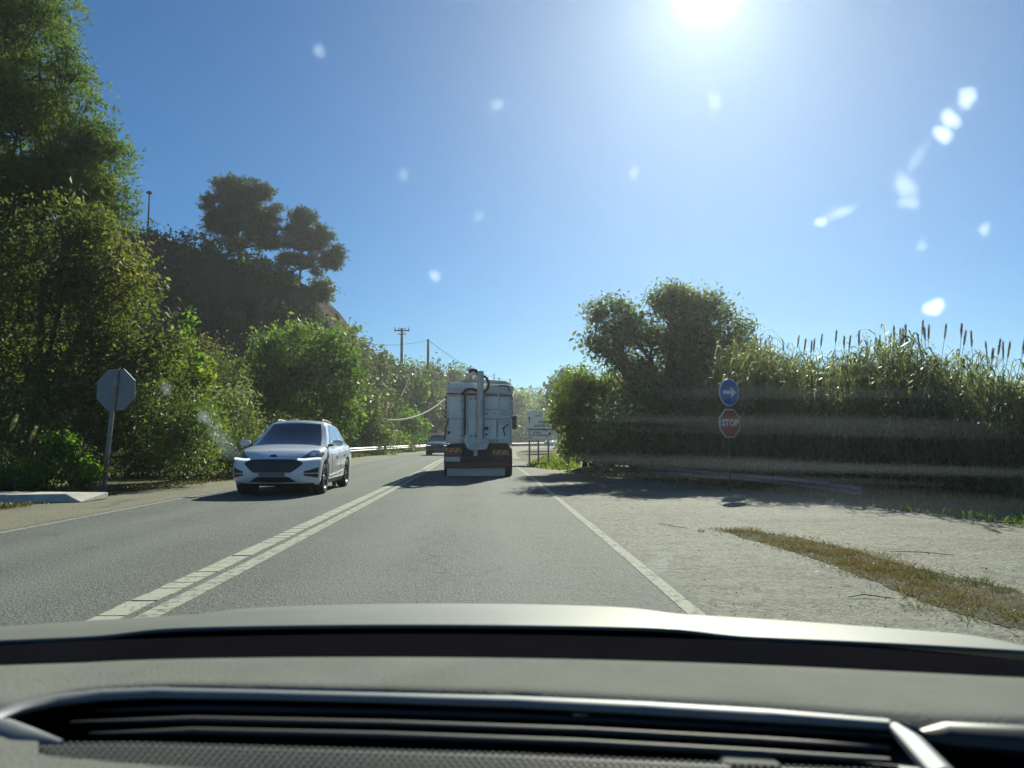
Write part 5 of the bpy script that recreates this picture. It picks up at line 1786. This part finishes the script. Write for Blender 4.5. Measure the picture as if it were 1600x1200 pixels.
# dirt marks on the glass: thin uneven spots of pale dust and a few wiper smears
dm = bpy.data.materials.new('windscreen_dust'); dm.use_nodes = True
nt = dm.node_tree; nt.nodes.remove(nt.nodes['Principled BSDF'])
at = nt.nodes.new('ShaderNodeAttribute'); at.attribute_name = 'cover'
tl_ = nt.nodes.new('ShaderNodeBsdfTranslucent'); tl_.inputs['Color'].default_value = (.66, .77, .90, 1)
tp_ = nt.nodes.new('ShaderNodeBsdfTransparent')
mx_ = nt.nodes.new('ShaderNodeMixShader')
L(nt, at.outputs['Fac'], mx_.inputs[0]); L(nt, tp_.outputs[0], mx_.inputs[1]); L(nt, tl_.outputs[0], mx_.inputs[2])
L(nt, mx_.outputs[0], nt.nodes['Material Output'].inputs['Surface'])


def on_glass(px, py):
    """where the line of sight through a pixel meets the windscreen (in the car's frame)"""
    d = P(px, py, 1.0) - Vector((0, 0, CAM_Z))
    lo_, hi_ = 0.05, 1.1
    def side(k):
        p = Vector((0, 0, CAM_Z)) + d * k
        u, t = p.x - CX, 0.0
        for _ in range(6):                       # t from height
            uu = u / (1 - .14 * t)
            zt = (p.z - .948 + .03 * (uu / .85) ** 2 * t) / .652
            t = 0.5 * (1.12 - math.sqrt(max(0, 1.2544 - .48 * zt))) / .12
        uu = u / (1 - .14 * t)
        y0 = base_y(uu); y1 = .24 - .10 * uu * uu
        return p.y - (y0 + (y1 - y0) * t)
    for _ in range(40):
        m_ = (lo_ + hi_) / 2
        if side(m_) < 0: lo_ = m_
        else: hi_ = m_
    p = Vector((0, 0, CAM_Z)) + d * lo_
    return Vector((p.x - CX, p.y - .002, p.z))


def smear(px, py, rx, ry, cover, rot=0.0, name='dirt_spot', nr=5, na=18):
    r = np.random.default_rng(int(px * 7 + py))
    ph = r.uniform(0, 6, 3)
    vs, fs, cv = [on_glass(px, py)], [], [cover]
    for i in range(1, nr + 1):
        for k in range(na):
            a_ = 2 * math.pi * k / na
            wob = 1 + .16 * math.sin(2 * a_ + ph[0]) + .10 * math.sin(3 * a_ + ph[1]) + .06 * math.sin(5 * a_ + ph[2])
            x_, y_ = rx * i / nr * math.cos(a_) * wob, ry * i / nr * math.sin(a_) * wob
            vs.append(on_glass(px + x_ * math.cos(rot) - y_ * math.sin(rot), py + x_ * math.sin(rot) + y_ * math.cos(rot)))
            cv.append(cover * max(0, 1 - (i / nr) ** 2.2) * r.uniform(.85, 1.0))
    for k in range(na):
        fs.append((0, 1 + k, 1 + (k + 1) % na))
        for i in range(nr - 1):
            a_, b_ = 1 + i * na + k, 1 + i * na + (k + 1) % na
            fs.append((a_, a_ + na, b_ + na, b_))
    o = MB().add(vs, fs).build(name, dm, ws, recalc=False)
    o.data.attributes.new('cover', 'FLOAT', 'POINT').data.foreach_set('value', np.array(cv, dtype=np.float32))
    return o


for q in [(1457, 481, 19, 15, .95), (1508, 155, 19, 19, .6), (1482, 188, 18, 18, .65), (1470, 212, 18, 16, .7), (1412, 292, 22, 20, .32), (1418, 318, 18, 14, .3), (1281, 348, 12, 10, .5), (1312, 333, 26, 10, .28, -.4),
          (1535, 360, 11, 11, .35), (1438, 386, 11, 9, .2), (777, 166, 12, 12, .22), (680, 432, 10, 10, .32), (500, 82, 12, 12, .2), (631, 275, 11, 11, .14), (990, 271, 12, 12, .2), (748, 340, 10, 10, .14),
          (1114, 160, 13, 18, .22), (1430, 250, 12, 30, .14, .5), (320, 652, 12, 12, .12), (262, 608, 10, 10, .10), (350, 690, 18, 40, .06, -.6),
          (1030, 880, 18, 30, .05, .5)]:
    smear(*q)
for q in [(1270, 661, 400, 13, .016, .012), (1310, 677, 330, 7, .010, .018), (1250, 728, 420, 13, .024, .03), (1200, 747, 280, 6, .014, .026), (1330, 786, 330, 30, .018, .04), (1240, 614, 300, 11, .011, .0)]:
    smear(*q, name='wiper_smear', na=40)
# pillars, roof edge and doors so that the cabin is enclosed
for s in (-1, 1):
    MB().tube([ws_pt(s * .86, t) + Vector((s * .03, -.02, 0)) for t in (-.05, .3, .6, 1.02)], [.05, .045, .04, .045], 8).build('pillar', M['black'], host, True)
    MB().b2((s * .86, -1.2, .35), (s * .90, .86, .93)).build('door_panel', M['slat'], host, bevel=.02)
MB().grid([[(u_, .25 - .10 * u_ * u_ - 1.6 * i / 6, 1.62 + .05 * math.sin(math.pi * i / 6) - .05 * (u_ / .72) ** 2) for u_ in [-.74 + 1.48 * j / 10 for j in range(11)]] for i in range(7)]).build('roof', M['hostpaint'], host, True).modifiers.new('thick', 'SOLIDIFY').thickness = .04
MB().b2((-.84, .05, .45), (.84, .55, .80)).build('fascia', M['slat'], host, bevel=.04)
MB().b2((-.88, .95, .25), (.88, 2.0, .60)).build('front_body', M['hostpaint'], host, bevel=.06)

# ------------------------------------------------------------------ haze added for the sun glow and a veil that lifts shadows
hz_m = bpy.data.materials.new('haze')
hz_m.use_nodes = True
nt = hz_m.node_tree
nt.nodes.remove(nt.nodes['Principled BSDF'])
pv = nt.nodes.new('ShaderNodeVolumePrincipled')
pv.inputs['Color'].default_value = (0.93, 0.95, 1.0, 1)
pv.inputs['Density'].default_value = 0.00056
pv.inputs['Anisotropy'].default_value = 0.75
L(nt, pv.outputs[0], nt.nodes['Material Output'].inputs['Volume'])
tag(MB().b2((-420, -60, -1.2), (420, 420, 30)).build('haze', hz_m), 'faint haze volume added over the whole road for sun glow and veil', 'haze', kind='stuff')
